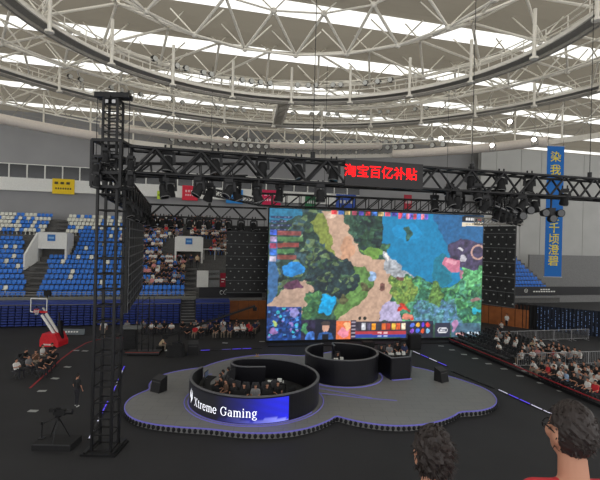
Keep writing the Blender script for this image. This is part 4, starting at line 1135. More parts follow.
# side booth, angular open counter
b3o = empty('side_booth', tuple(atz(396, 372, STZ))); tag(b3o, 'small angular black booth open at the back beside the round booth', 'booth')
c0, c1, c2, c3 = atz(376, 371, STZ), atz(391, 380, STZ), atz(409.5, 378.5, STZ), atz(411, 371, STZ)
for q in (c0, c1, c2, c3): q.z = 0
chb(b3o, wallpath([c0, c1], .1, STZ, STZ+1.45), 'wall', boothm); chb(b3o, wallpath([c1, c2], .1, STZ, STZ+1.45), 'wall', boothm); chb(b3o, wallpath([c2, c3], .1, STZ, STZ+1.45), 'wall', boothm)
chb(b3o, wallpath([c0, c1, c2, c3], .13, STZ+1.45, STZ+1.5), 'top_rim', rimm)
chb(b3o, MB().path([p+ZV*(STZ+.02)+Vector((.1, -.12, 0)) for p in (c0, c1, c2)], .04, 5), 'base_light', PURPLED)
# purple floor lines on the stage
for pts, lab in (([(320, 393), (360, 397.5), (397, 400.5)], 'thin purple light line on the stage running from the booths'), ([(319, 388), (350, 394), (372, 398)], 'second thin purple light line beside the round booth'), ([(197, 377), (206, 375), (212, 374)], 'thin pale line on the stage behind the spiral booth')):
    P = [atz(x, y, STZ+.012) for x, y in pts]; mb = MB()
    for a, b4 in zip(P, P[1:]): mb.bar(a, b4, .05, .02)
    tag(mb.build('stage_line', PURPLED), lab, 'light line')
def monitor_speaker(p, rz, lab, s=1.0):
    o = empty('stage_speaker', p, rz); tag(o, lab, 'speaker'); o.scale = (s,)*3
    MB().add([(-.36, -.32, 0), (.36, -.32, 0), (.36, .34, 0), (-.36, .34, 0), (-.36, -.18, .72), (.36, -.18, .72), (.36, .34, .9), (-.36, .34, .9)], [(3, 2, 1, 0), (4, 5, 6, 7), (0, 1, 5, 4), (1, 2, 6, 5), (2, 3, 7, 6), (3, 0, 4, 7)]).build('cabinet', BLK2, o)
    MB().add([(-.3, -.3, .08), (.3, -.3, .08), (.3, -.2, .62), (-.3, -.2, .62)], [(0, 1, 2, 3)]).build('grille', mat('grille', (46, 46, 48), .6), o)
    MB().add([(-.35, -.17, .725), (.35, -.17, .725), (.35, .33, .9), (-.35, .33, .9)], [(0, 1, 2, 3)]).build('top_face', DRK, o)
monitor_speaker(atz(158.5, 391, STZ), -.5, 'black stage speaker on the edge of the grey stage nearest the tower')
monitor_speaker(atz(441.5, 381, STZ), .6, 'black stage speaker at the stage edge facing the spectators')
# ------------------------------------------------------------------ people
SKIN = mat('skin', (178, 128, 104), .6, 0, .06); HAIRM = mat('hair_black', (24, 20, 18), .6, 0, .1); SHOE = mat('shoe_dark', (34, 34, 36), .6); SHOEW = mat('shoe_white', (214, 214, 210), .6)
CLOTH = {'white': (214, 212, 208), 'black': (28, 28, 30), 'grey': (128, 128, 130), 'navy': (40, 48, 80), 'red': (188, 44, 52), 'beige': (190, 168, 138), 'dark green': (58, 76, 60), 'pale blue': (146, 172, 204), 'pink': (206, 140, 140), 'brown': (104, 80, 66)}
CM = {k: mat('cloth_'+k.replace(' ', '_'), c, .85, 0, .08, 9) for k, c in CLOTH.items()}
DARKP = mat('trousers_dark', (36, 36, 42), .85); KHAKI = mat('trousers_light', (130, 118, 104), .85)
def sdf_caps(P, a, b, ra, rb):
    ab = b-a; t = np.clip(((P-a)@ab)/(ab@ab), 0, 1); return np.linalg.norm(P-a-t[:, None]*ab, axis=1)-(ra+(rb-ra)*t)
def make_body(nm, prims, voxel, ratio):
    mb = MB()
    for pr in prims:
        if pr[0] == 'e':
            rot = Euler(pr[4]).to_matrix() if len(pr) > 4 else None
            mb.ell(pr[1], pr[2], 14, 9, rot)
        else:
            a, b = Vector(pr[1]), Vector(pr[2]); mb.tube(a, b, pr[3], pr[4], n=12)
            mb.ell(a, (pr[3],)*3, 12, 8); mb.ell(b, (pr[4],)*3, 12, 8)
    me = mb.mesh(nm, [SKIN, CM['black'], DARKP, SHOE]); o = bpy.data.objects.new('tmp', me); COL.objects.link(o)
    r = o.modifiers.new('r', 'REMESH'); r.mode = 'VOXEL'; r.voxel_size = voxel
    s = o.modifiers.new('s', 'SMOOTH'); s.iterations = 3; s.factor = .5
    if ratio < 1: d = o.modifiers.new('d', 'DECIMATE'); d.ratio = ratio
    dg = bpy.context.evaluated_depsgraph_get(); out = bpy.data.meshes.new_from_object(o.evaluated_get(dg)); out.name = nm
    bpy.data.objects.remove(o); bpy.data.meshes.remove(me)
    n = len(out.polygons); C = np.zeros(n*3); out.polygons.foreach_get('center', C); C = C.reshape(-1, 3)
    best = np.full(n, 1e9); mi = np.zeros(n, int)
    for pr in prims:
        if pr[0] == 'e':
            rr = np.array(pr[2]); q = C-np.array(pr[1])
            if len(pr) > 4: q = q @ np.array(Euler(pr[4]).to_matrix())
            d = (np.linalg.norm(q/rr, axis=1)-1)*rr.min()
            m_ = pr[3]
        else: d = sdf_caps(C, np.array(pr[1], float), np.array(pr[2], float), pr[3], pr[4]); m_ = pr[5]
        u = d < best; best[u] = d[u]; mi[u] = m_
    out.materials.clear()
    for m_ in (SKIN, CM['black'], DARKP, SHOE): out.materials.append(m_)
    out.polygons.foreach_set('material_index', mi.astype(np.int32)); out.polygons.foreach_set('use_smooth', [True]*n)
    return out
def head(c, yaw=0.0, pitch=0.0):
    c = Vector(c); rt = Euler((pitch, 0, yaw)).to_matrix(); q = lambda x, y, z: tuple(c+rt @ Vector((x, y, z)))
    e = (pitch, 0, yaw)
    return [('e', q(0, 0, 0), (.076, .096, .112), 0, e), ('e', q(0, .03, -.055), (.056, .066, .066), 0, e), ('e', q(0, .098, -.01), (.016, .022, .026), 0, e),
            ('e', q(.078, 0, -.008), (.012, .024, .034), 0, e), ('e', q(-.078, 0, -.008), (.012, .024, .034), 0, e), ('e', q(0, .086, -.052), (.026, .014, .01), 0, e)]
def hand(c, d, side, m=0, s=1.0):
    c, d = Vector(c), Vector(d).normalized(); x = d.cross(ZV).normalized() if abs(d.z) < .9 else Vector((1, 0, 0)); up = x.cross(d)
    P = [('c', tuple(c), tuple(c+d*.055*s), .034*s, .034*s, m)]
    for k in range(4):
        o = c+d*.06*s+x*((k-1.5)*.021*s); l = (.05, .06, .056, .044)[k]*s
        P += [('c', tuple(o), tuple(o+d*l*.6), .010*s, .0095*s, m), ('c', tuple(o+d*l*.6), tuple(o+d*l*.9-up*l*.5), .0095*s, .008*s, m)]
    o = c+d*.01+x*side*.03*s; P.append(('c', tuple(o), tuple(o+d*.04*s+x*side*.03*s), .0115*s, .009*s, m))
    return P
def arm(sh, el, wr, sleeve=.55, side=1):
    sh, el, wr = Vector(sh), Vector(el), Vector(wr)
    md = sh.lerp(el, .75)
    return [('c', tuple(sh), tuple(md), .056, .05, 1), ('c', tuple(md), tuple(el), .042, .038, 0), ('c', tuple(el), tuple(wr), .038, .027, 0)]+hand(wr, wr-el, side)
def torso(hip, sh, lean=0):
    h, s = Vector(hip), Vector(sh); P = [('e', tuple(h), (.165, .125, .12), 2)]
    for x in (-.075, .075): P.append(('c', (h.x+x, h.y, h.z+.08), (s.x+x*1.15, s.y, s.z-.1), .1, .112, 1))
    P += [('c', (s.x-.15, s.y, s.z-.02), (s.x+.15, s.y, s.z-.02), .066, .066, 1), ('c', tuple(s), (s.x, s.y+.02, s.z+.12), .054, .05, 0)]
    return P
def legs(hip, knees, ankles, shoe=3):
    h = Vector(hip); P = []
    for sx_, kn, an_ in zip((-1, 1), knees, ankles):
        kn, an_ = Vector(kn), Vector(an_); a = h+Vector((sx_*.09, 0, -.03))
        P += [('c', tuple(a), tuple(kn), .085, .06, 2), ('c', tuple(kn), tuple(an_), .058, .04, 2), ('e', (an_.x, an_.y+.06, .045), (.045, .125, .045), shoe)]
    return P
def seated(lean, el, er, wl, wr, yaw, pitch, knees=.13):
    hip = (0, 0, .53); sh = (0, lean, .98 if lean < .12 else .93); hd = (0, lean+.03+lean*.3, sh[2]+.2)
    P = torso(hip, sh)+legs(hip, ((-knees, .42, .5), (knees, .42, .5)), ((-knees, .42, .09), (knees, .40, .09)))+head(hd, yaw, pitch)
    P += arm((-.2, sh[1], sh[2]-.03), el, wl, side=-1)+arm((.2, sh[1], sh[2]-.03), er, wr, side=1)
    return P, hd, yaw, pitch
def standing(yaw=0, stride=.05, armsd=((-.27, .02, 1.12), (.27, .0, 1.12)), wr=((-.25, .12, .87), (.25, .12, .87)), sc_=1):
    hip = (0, 0, .92); sh = (0, 0, 1.42); hd = (0, .03, 1.62)
    P = torso(hip, sh)+legs(hip, ((-.1, stride+.02, .5), (.1, -stride+.02, .5)), ((-.11, stride-.02, .09), (.11, -stride-.03, .09)))+head(hd, yaw)
    P += arm((-.2, 0, 1.39), armsd[0], wr[0], side=-1)+arm((.2, 0, 1.39), armsd[1], wr[1], side=1)
    return P, hd, yaw, 0
def hair_mesh(hd, yaw, pitch, style):
    c = Vector(hd); rt = Euler((pitch, 0, yaw)).to_matrix(); inv = rt.inverted(); mb = MB()
    fr = .62 if style != 'long' else .7
    def keep(p): q = inv @ p; return q.z > -.02+fr*q.y
    mb.ell(c+rt @ Vector((0, -.004, .012)), (.086, .106, .117), 16, 12, rt, keep)
    if style == 'long':
        mb.ell(c+rt @ Vector((0, -.06, -.1)), (.085, .05, .15), 12, 8, rt)
    if style == 'cap':
        mb.ell(c+rt @ Vector((0, .1, .05)), (.07, .07, .012), 12, 6, rt)
    me = mb.mesh('hair', HAIRM); me.polygons.foreach_set('use_smooth', [True]*len(me.polygons)); return me
POSES = {
 'lap': seated(.0, (-.25, .05, .72), (.25, .05, .72), (-.12, .26, .63), (.12, .26, .63), 0, 0),
 'lean': seated(.2, (-.26, .3, .7), (.26, .3, .7), (-.07, .42, .62), (.07, .42, .62), .15, -.15),
 'phone': seated(.02, (-.25, .06, .72), (.26, .14, .76), (-.11, .27, .64), (.1, .32, 1.02), -.2, .05),
 'fold': seated(-.03, (-.27, .08, .74), (.27, .08, .74), (.04, .2, .78), (-.04, .22, .74), .3, 0, .18),
 'stand': standing(), 'walk': standing(.2, .16, ((-.27, -.1, 1.13), (.27, .1, 1.13)), ((-.26, -.06, .88), (.24, .28, .93))),
 'hold': standing(-.1, .04, ((-.27, .04, 1.12), (.27, .04, 1.12)), ((-.08, .26, 1.1), (.08, .26, 1.1))),
}
BODY = {k: make_body('person', v[0], .026, .5) for k, v in POSES.items()}
HAIR = {(k, s): hair_mesh(v[1], v[2], v[3], s) for k, v in POSES.items() for s in ('short', 'long', 'cap')}
CAPM = mat('cap_red', (170, 40, 44), .8)
def person(p, rz, pose, top, label, group=None, style='short', trousers=None, shoes=None, s=1.0):
    o = link('person', BODY[pose], None, p, rz); o.scale = (s,)*3
    tag(o, label, 'person', group)
    for k, m in ((1, CM[top]), (2, trousers), (3, shoes)):
        if m: o.material_slots[k].link = 'OBJECT'; o.material_slots[k].material = m
    link('hair', HAIR[(pose, style)], o)
    return o
SEATPOSE = ['lap', 'lean', 'phone', 'fold', 'lap']
def rp(): return R.choice(SEATPOSE)
def rc(ws): return R.choices(list(ws), list(ws.values()))[0]
STANDMIX = {'white': 30, 'black': 34, 'grey': 10, 'navy': 8, 'beige': 5, 'red': 6, 'pink': 4, 'pale blue': 4, 'brown': 4}
# spectators in the stands (on the seats marked as occupied), facing the floor
bycrowd = {}
for st in sorted([s for s in seats if s[5]], key=lambda s: (s[0], s[1])):
    i, s_, x, y, b, oc, n = st; key = (i, 'tower' if x < 134 else 'main' if b == 'main' else 'media'); bycrowd[key] = bycrowd.get(key, 0)+1
    top = rc(STANDMIX); c = top
    where = {'tower': 'between the tower and slanted panel', 'main': 'in the crowd beside the slanted panel', 'media': 'in the crowd above the media platform'}[key[1]]
    person(hp(s_, i*DT+.42, rowz(i)-.02), HA+PI+R.uniform(-.35, .35), rp(), top, 'spectator in %s top, %s along row %s %s' % (c, nth(bycrowd[key]), nth(i+1), where), 'spectators '+where, 'long' if R.random() < .3 else 'short', KHAKI if R.random() < .3 else None)

# four people standing before the crowded portal
for k, (px, top, pose, lab) in enumerate(((179, 'black', 'stand', 'person in black standing at the near edge of the crowded portal'), (184.5, 'black', 'walk', 'person in dark clothes walking below the portal sign'), (191.5, 'navy', 'hold', 'person in navy standing under the middle of the portal opening'), (197.5, 'beige', 'stand', 'person in beige top standing at the far end of the portal'))):
    t_ = 6.1-.35; i = 6; s_ = s_at(px, t_, 252); person(hp(s_, t_-.1, rowz(i)), HA+PI+R.uniform(-.5, .5), pose, top, lab)

# floor chairs
cb = MB(); cb.box((0, .02, .45), (.44, .44, .04)); cb.box((0, -.2, .72), (.42, .035, .3), Euler((-.12, 0, 0)).to_matrix())
for sx_ in (-.19, .19):
    cb.tube((sx_, -.22, .88), (sx_, .2, 0), .014, n=5).tube((sx_, .2, .44), (sx_, -.22, 0), .014, n=5)
cb.tube((-.19, -.2, .02), (.19, -.2, .02), .012, n=5).tube((-.19, .19, .02), (.19, .19, .02), .012, n=5)
CHAIR = cb.mesh('folding_chair', mat('chair_black', (58, 58, 61), .4, .1))
def chair(p, rz, lab, grp): return tag(link('folding_chair', CHAIR, None, p, rz), lab, 'chair', grp)

# right-hand floor seating: rows run back from the red rail
RA, RB_ = atz(449, 343, 0), atz(572, 396, 0)
rd = (RA-RB_).normalized(); rn = Vector((rd.y, -rd.x, 0)); 
if rn.x < 0: rn = -rn
RLn = (RA-RB_).length
rail = empty('seating_rail', RB_); tag(rail, 'low dark rail with red top edging the chair rows on the floor', 'railing')
m = MB().bar(RB_-RB_+rd*-3+ZV*.42, RA-RB_+ZV*.42, .06, .06); m.build('top_bar', mat('rail_red', (150, 34, 44), .6), rail)
m = MB()
for k in range(12): p = rd*(RLn*k/11); m.tube(p, p+ZV*.42, .03, n=5)
m.bar(rd*-3+ZV*.12, rd*RLn+ZV*.12, .04, .2); m.build('post_frame', BLK, rail)
MIX2 = {'white': 42, 'black': 34, 'grey': 10, 'red': 2, 'pink': 3, 'beige': 4, 'pale blue': 3}
nrow = 7; BY0 = atz(530, 368, 0).y
for r in range(nrow):
    n = 0
    for k in range(34):
        p = RB_+rd*(-1.0+k*.56)+rn*(.75+r*.98)
        x, y = proj(p+ZV*.5)
        if x < 452 or x > 612: continue
        if p.y > RA.y+.5 and r < 1: continue
        if x < 480 and y < 336 and r > 3: continue
        n += 1
        occ_ = False
        rr = R.random()
        if y > 352-2 and x > 519: occ_ = rr < .84
        elif x > 538: occ_ = rr < .6
        elif x > 498 and y < 349: occ_ = rr < .42 if r > 2 else rr < .12
        if x < 519 and r < 3: occ_ = False
        if BY0-1.7 < p.y+.05*p.x*0 < BY0+.7: continue
        face = facing(-rn)
        chair(p, face+R.uniform(-.06, .06), 'black folding chair, %s from the near end, row %s behind the red rail' % (nth(n), nth(r+1)), 'folding chairs behind the red rail')
        if occ_:
            top = rc(MIX2)
            person(p+Vector((0, 0, 0)), face+R.uniform(-.4, .4), rp(), top, 'spectator in %s top, chair %s, row %s behind the red rail' % (top, nth(n), nth(r+1)), 'spectators behind the red rail', 'long' if R.random() < .3 else 'short', KHAKI if R.random() < .4 else None, SHOEW if R.random() < .4 else None)
p = atz(501, 356, 0); person(p, facing(-rn), 'lean', 'white', 'lone spectator in white top bending over the red rail among empty chairs')
p = atz(500, 333, 0); person(p+rn*.2, facing(-rn), 'phone', 'white', 'spectator in white top on the edge of the empty chairs by the wooden doors')
p = atz(506.5, 329, 0); person(p, facing((-1, -.6)), 'stand', 'white', 'person in white top standing by the wooden doors beyond the chairs')

# crowd barriers
def barrier(p, rz, L, lab):
    o = empty('crowd_barrier', p, rz); tag(o, lab, 'barrier', 'metal crowd barriers')
    MB().tube((-L/2, 0, 1.1), (L/2, 0, 1.1), .028).tube((-L/2, 0, .18), (L/2, 0, .18), .028).tube((-L/2, 0, .12), (-L/2, 0, 1.1), .028).tube((L/2, 0, .12), (L/2, 0, 1.1), .028).build('frame', ALU, o)
    b_ = MB(); n_ = int(L/.16)
    for i in range(1, n_): b_.tube((-L/2+L*i/n_, 0, .18), (-L/2+L*i/n_, 0, 1.1), .012, n=4)
    b_.build('bars', ALU, o)
    for x in (-L*.38, L*.38): MB().bx((x-.03, -.3, .0), (x+.03, .3, .04)).tube((x, 0, .03), (x, 0, .2), .03).build('foot', ALU, o)
p0 = atz(518, 368, 0); 
for k in range(4):
    c = p0+AX*(1.05+k*2.15)-NX*.1*k; barrier(c, HA-.05, 2.1, 'metal crowd barrier across the chair rows, %s in from the red rail' % nth(k+1))
p0 = atz(507, 346, 0)
for k in range(5):
    c = p0+AX*(1.05+k*2.15)+NX*1.2; barrier(c, HA, 2.1, 'metal crowd barrier behind the spectators near the star curtain, %s from the wooden doors' % nth(k+1))

# rear floor crowd on chairs in front of the blue banks, facing the camera side
MIX3 = {'white': 24, 'black': 40, 'grey': 12, 'navy': 8, 'red': 8, 'beige': 6, 'brown': 4}
for r, (y0, y1, xa, xb, prob) in enumerate(((338.5, 337, 188, 250, .86), (335, 334, 184, 255, .8), (332.5, 331, 182, 256, .55))):
    a, b = atz(xa, y0, 0), atz(xb, y1, 0); L = (b-a).length; nn = int(L/.62); n = 0
    for k in range(nn+1):
        p = a.lerp(b, k/nn)
        if R.random() > prob: continue
        n += 1; top = rc(MIX3)
        chair(p, PI+HA, 'black chair %s from the stairs, %s row of the rear floor crowd' % (nth(n), nth(r+1)), 'chairs of the rear floor crowd')
        person(p, PI+HA+R.uniform(-.5, .5), rp(), top, 'spectator in %s top, %s from the stairs, %s row of the rear floor crowd' % (top, nth(n), nth(r+1)), 'rear floor crowd', 'long' if R.random() < .25 else 'short', KHAKI if R.random() < .3 else None)
for k, px in enumerate((127, 137, 143, 151, 156, 159, 164, 172)):
    p = atz(px, 333+ (k % 2)*1.2, 0); top = ('grey', 'black', 'grey', 'white', 'black', 'grey', 'black', 'white')[k]
    chair(p, PI+HA, 'black chair %s from the equipment rack before the long blue bank' % nth(k+1), 'chairs before the long blue bank')
    person(p, PI+HA+R.uniform(-.4, .4), rp(), top, 'spectator in %s top, %s from the equipment rack before the long blue bank' % (top, nth(k+1)), 'spectators before the long blue bank')

# seated people at the floor edge nearest the hoop
GL = [(40, 377, 'black', 'lap', 'person in black sitting lowest in the group beside the hoop, near the red mat'), (46, 372, 'black', 'lean', 'person in black leaning forward in the group beside the red hoop base'), (35, 368, 'brown', 'phone', 'person in brown top holding up a phone beside the hoop'),
      (50, 366, 'black', 'lean', 'person in black at the front of the group beside the hoop, legs out'), (42, 362, 'white', 'lap', 'person in white top in the middle of the group beside the hoop'), (52, 360, 'black', 'fold', 'person in black with folded arms closest to the red hoop base'),
      (28, 374, 'grey', 'lap', 'person in grey top at the outer end of the group beside the hoop'), (22, 366, 'black', 'lean', 'person in black furthest out in the group beside the hoop'), (16, 378, 'white', 'fold', 'person in white with folded arms at the outer end beside the hoop')]
for k, (px, py, top, pose, lab) in enumerate(GL):
    p = atz(px, py, 0); fd = facing((.9, -.25)); chair(p, fd, 'black folding chair of the %s person in the group beside the hoop' % nth(k+1), 'chairs beside the hoop')
    person(p, fd+R.uniform(-.3, .3), pose, top, lab, None, 'short', KHAKI if k in (2, 4) else None)
# single standing figures
person(atz(76.5, 406.5, 0), facing((.35, 1)), 'stand', 'black', 'person in black T-shirt and white shoes standing alone beside the lattice tower', None, 'short', None, SHOEW, 1.05)
person(atz(103.5, 338.5, 0), facing((.2, -1)), 'walk', 'white', 'person in white top and light trousers standing behind the tower near the blue bank', None, 'short', KHAKI, SHOEW)
p = atz(160, 351, 0); cs = MB().bx((-.25, -.25, 0), (.25, .25, .44)).build('equipment_case', BLK2, None, loc=p); tag(cs, 'low black case used as a seat beside the draped table', 'case')
person(p, facing((.9, .2)), 'lean', 'beige', 'person in beige top sitting hunched beside the black draped table', None, 'short', KHAKI, SHOEW)

# players in the front booth
def office_chair():
    o = empty('gaming_chair', (0, 0, 0))
    MB().box((0, 0, .46), (.5, .5, .1)).build('seat', BLK2, o)
    b_ = MB(); b_.loft([[(-.24, -.27, .5), (.24, -.27, .5), (.24, -.19, .5), (-.24, -.19, .5)], [(-.26, -.3, .95), (.26, -.3, .95), (.26, -.22, .95), (-.26, -.22, .95)], [(-.17, -.36, 1.25), (.17, -.36, 1.25), (.17, -.29, 1.25), (-.17, -.29, 1.25)]]); b_.build('backrest', mat('chair_fabric', (38, 38, 42), .7), o)
    MB().tube((0, 0, .08), (0, 0, .42), .035).build('stem', BLK, o)
    st_ = MB()
    for i in range(5):
        a = 2*PI*i/5; st_.bar((0, 0, .09), (.3*math.cos(a), .3*math.sin(a), .06), .05, .04)
    st_.build('star_base', BLK, o)
    for sg in (-1, 1): MB().bar((sg*.29, -.15, .68), (sg*.29, .16, .68), .06, .04).bar((sg*.29, 0, .46), (sg*.29, 0, .68), .03, .05).build('armrest', BLK, o)
    return o
GC = office_chair(); first = True
GC['category'] = 'chair'
mon = empty('monitor', (0, 0, 0)); mon['category'] = 'monitor'
MB().bx((-.3, -.03, .1), (.3, 0, .45)).build('screen_panel', BLK2, mon); MB().bx((-.03, 0, .02), (.03, .04, .2)).build('stand', BLK, mon); MB().bx((-.12, -.06, 0), (.12, .12, .02)).build('base', BLK, mon)
MB().bx((-.28, -.034, .12), (.28, -.03, .43)).build('display', mat('display_dim', (60, 70, 90), .3, 0, 0, emit=.3), mon)
PL = [(150, 'black'), (168, 'grey'), (186, 'black'), (204, 'black'), (222, 'brown'), (240, 'black'), (258, 'black'), (276, 'grey'), (294, 'black'), (314, 'black')]
for k, (a, top) in enumerate(PL):
    an = math.radians(a); d = Vector((math.cos(an), math.sin(an), 0)); p = BC+d*1.95+ZV*(STZ+.2); rz = facing(d)
    o = GC if first else copytree(GC); first = False
    o.location = p; o.rotation_euler = (0, 0, rz)
    tag(o, 'black high-backed chair along the booth wall, %s round from the team emblem' % nth(k+1), 'chair', 'chairs in the front booth')
    person(p, rz+R.uniform(-.2, .2), R.choice(['lap', 'lap', 'phone']), top, 'player in %s top seated in the front booth, %s round from the team emblem' % (top, nth(k+1)), 'players in the front booth', 'cap' if k in (3, 7) else 'short')
bdesk = empty('curved_desk', (BC.x, BC.y, STZ)); tag(bdesk, 'curved black desk inside the front booth facing the players', 'desk')
chb(bdesk, wallpath(arcpts(BC, 2.85, 160, 325, 50), .6, STZ+.9, STZ+.95), 'top', BLK2)
for k in range(6):
    q = arcpts(BC, 2.85, 165, 320, 5)[k]; chb(bdesk, MB().tube(q+ZV*(STZ+.2), q+ZV*(STZ+.9), .04), 'leg', BLK)
for k in range(6):
    a = math.radians(172+k*29); d = Vector((math.cos(a), math.sin(a), 0)); o = mon if k == 0 else copytree(mon)
    o.location = BC+d*2.95+ZV*(STZ+.95); o.rotation_euler = (0, 0, math.atan2(-d.x, d.y)); tag(o, 'black monitor on the curved booth desk, %s round from the emblem end' % nth(k+1), 'monitor', 'monitors in the front booth')
# white gear in the back of the booth
p = atz(276, 382, STZ+.95)
gd = empty('side_table', (p.x, p.y, STZ+.2)); tag(gd, 'small black table at the back of the front booth with white gear', 'table')
MB().bx((-.6, -.35, .7), (.6, .35, .75)).build('top', BLK2, gd)
for sx_ in (-.55, .55):
    for sy_ in (-.3, .3): MB().tube((sx_, sy_, 0), (sx_, sy_, .7), .03).build('leg', BLK, gd)
for k, (dx, dy, w_, d_, h_, nm, lab) in enumerate(((-.3, .05, .36, .2, .06, 'keyboard', 'white keyboard on the small table in the front booth'), (.2, .1, .25, .2, .16, 'white_box', 'small white box on the table in the front booth'), (.42, -.12, .14, .1, .1, 'drink_can', 'small pale can on the table in the front booth'))):
    if nm == 'drink_can': mb = MB().tube((0, 0, 0), (0, 0, .12), .035, n=10)
    else: mb = MB().bx((-w_/2, -d_/2, 0), (w_/2, d_/2, h_))
    tag(mb.build(nm, WHITE, None, loc=(p.x+dx, p.y+dy, STZ+.95)), lab, nm.replace('_', ' '))
# rear booth and side booth people and desks
for q, lab, r_ in ((Vector((2.6, 31.2, STZ)), 'black table inside the round rear booth', .75), (atz(397, 367, STZ)+Vector((0, .1, 0)), 'black table inside the angular side booth', .8)):
    o = empty('booth_table', (q.x, q.y, STZ)); tag(o, lab, 'table')
    MB().bx((-r_, -.35, .82), (r_, .35, .88)).build('top', BLK2, o)
    for sx_ in (-1, 1): MB().bx((sx_*r_-.04, -.3, 0), (sx_*r_+.04, .3, .82)).build('leg', BLK, o)
    for k, (dx, w_) in enumerate(((-.45, .4), (.1, .3), (.5, .22))):
        tag(MB().bx((-w_/2, -.14, 0), (w_/2, .14, .1+.06*k)).build('white_box', WHITE, None, loc=(q.x+dx, q.y+.05*k, STZ+.88)), 'white box on the %s, %s of three' % (lab, ('widest', 'middle', 'smallest')[k]), 'box')
for k, (q, top, lab) in enumerate(((Vector((2.9, 32.1, STZ)), 'black', 'person in black seated inside the round rear booth'), (atz(381, 362, STZ), 'black', 'person in black seated at the screen side of the angular booth'), (atz(389, 360, STZ), 'grey', 'person in grey seated behind the white boxes of the angular booth'), (atz(397, 358, STZ), 'black', 'person in black seated behind the angular booth nearest its end wall'), (atz(404, 359, STZ), 'navy', 'person in navy seated at the outer corner of the angular booth'))):
    o = copytree(GC); o.location = q; o.rotation_euler = (0, 0, PI); tag(o, 'black high-backed chair of the '+lab.replace('person', 'one').replace(' seated', '')[:70], 'chair')
    person(q, PI+R.uniform(-.3, .3), 'lap', top, lab)
# black loudspeakers and desks left of the screen foot
for px, py, h_, lab in ((414, 349, 1.3, 'tall black equipment cabinet below the screen beside the angular booth'), (406, 347.5, .8, 'low black equipment cabinet below the screen behind the angular booth'), (368, 347, .5, 'flat black case below the screen behind the round booth')):
    p = atz(px, py, 0); o = empty('equipment_cabinet', p, .18); tag(o, lab, 'cabinet'); MB().bx((-.5, -.35, .06), (.5, .35, h_)).build('body', BLK2, o); MB().bx((-.45, -.37, .15), (.45, -.35, h_-.1)).build('door', BLK, o)
    MB().bx((-.46, -.3, 0), (.46, .3, .06)).build('base', BLK, o)

# ------------------------------------------------------------------ floor equipment
# basketball hoop stand
hb = empty('basketball_hoop', atz(54, 345, 0), -PI*.02); hb.scale = (.82, .9, 1.04); tag(hb, 'portable basketball hoop with red padded base beside the seated group', 'hoop')
hs = 1.0
MB().add([(-1.0, -.8, 0), (1.0, -.8, 0), (1.0, .8, 0), (-1.0, .8, 0), (-.75, -.8, 1.05), (.55, -.8, 1.05), (.55, .8, 1.05), (-.75, .8, 1.05), (-1.0, -.8, .55), (1.0, -.8, .4), (1.0, .8, .4), (-1.0, .8, .55)],
         [(3, 2, 1, 0), (4, 5, 6, 7), (0, 1, 9, 8), (8, 9, 5, 4), (1, 2, 10, 9), (9, 10, 6, 5), (2, 3, 11, 10), (10, 11, 7, 6), (3, 0, 8, 11), (11, 8, 4, 7)]).build('padded_base', RED, hb)
mk = MB()
for k in range(5): mk.bx((-.55+k*.2, -.815, .12), (-.42+k*.2, -.8, .24))
mk.build('mark', WHITE, hb)
MB().bar((.2, -.3, 1.0), (-1.2, -.3, 2.5), .16, .2).bar((.2, .3, 1.0), (-1.2, .3, 2.5), .16, .2).bar((.5, 0, 1.0), (-1.3, 0, 3.05), .12, .14).build('arm', WHITE, hb)
MB().bar((.75, .1, .5), (.5, .1, 2.0), .3, .4).bar((.5, .1, 1.6), (.4, .1, 2.7), .12, .12).build('mast', BLK, hb)
bbx = -1.35
f = MB()
for a, b in (((-.9, 2.75), (.9, 2.75)), ((.9, 2.75), (.9, 3.85)), ((.9, 3.85), (-.9, 3.85)), ((-.9, 3.85), (-.9, 2.75))): f.bar((bbx+.0+a[0]*.96, -.55, a[1]), (bbx+b[0]*.96, -.55, b[1]), .07, .07)
f.build('backboard_frame', WHITE, hb)
gl = bpy.data.materials.new('backboard_glass'); gl.use_nodes = True; nt = gl.node_tree; nt.nodes.remove(nt.nodes['Principled BSDF'])
a1, a2, a3 = nt.nodes.new('ShaderNodeBsdfTransparent'), nt.nodes.new('ShaderNodeBsdfGlossy'), nt.nodes.new('ShaderNodeMixShader'); a3.inputs[0].default_value = .08; a2.inputs['Roughness'].default_value = .05
nt.links.new(a1.outputs[0], a3.inputs[1]); nt.links.new(a2.outputs[0], a3.inputs[2]); nt.links.new(a3.outputs[0], nt.nodes['Material Output'].inputs[0])
MB().bx((bbx-.86, -.56, 2.78), (bbx+.86, -.54, 3.82)).build('backboard', gl, hb)
MB().bx((bbx-.5, -.62, 2.7), (bbx+.9, -.48, 2.86)).build('board_pad', RED, hb)
MB().path([(bbx+.23*math.cos(2*PI*i/14), -.85+.23*math.sin(2*PI*i/14), 3.0) for i in range(14)], .018, 5, True).build('rim', RED, hb)
nb = MB()
for i in range(12):
    a = 2*PI*i/12; nb.tube((bbx+.23*math.cos(a), -.85+.23*math.sin(a), 3.0), (bbx+.13*math.cos(a+.26), -.85+.13*math.sin(a+.26), 2.58), .008, n=4).tube((bbx+.23*math.cos(a), -.85+.23*math.sin(a), 3.0), (bbx+.13*math.cos(a-.26), -.85+.13*math.sin(a-.26), 2.58), .008, n=4)
nb.build('net', WHITE, hb)
MB().box((-.85, 0, 4.25), (.75, .1, .42)).bar((-.85, 0, 3.4), (-.85, 0, 4.1), .06, .06).build('shot_clock', BLK2, hb)
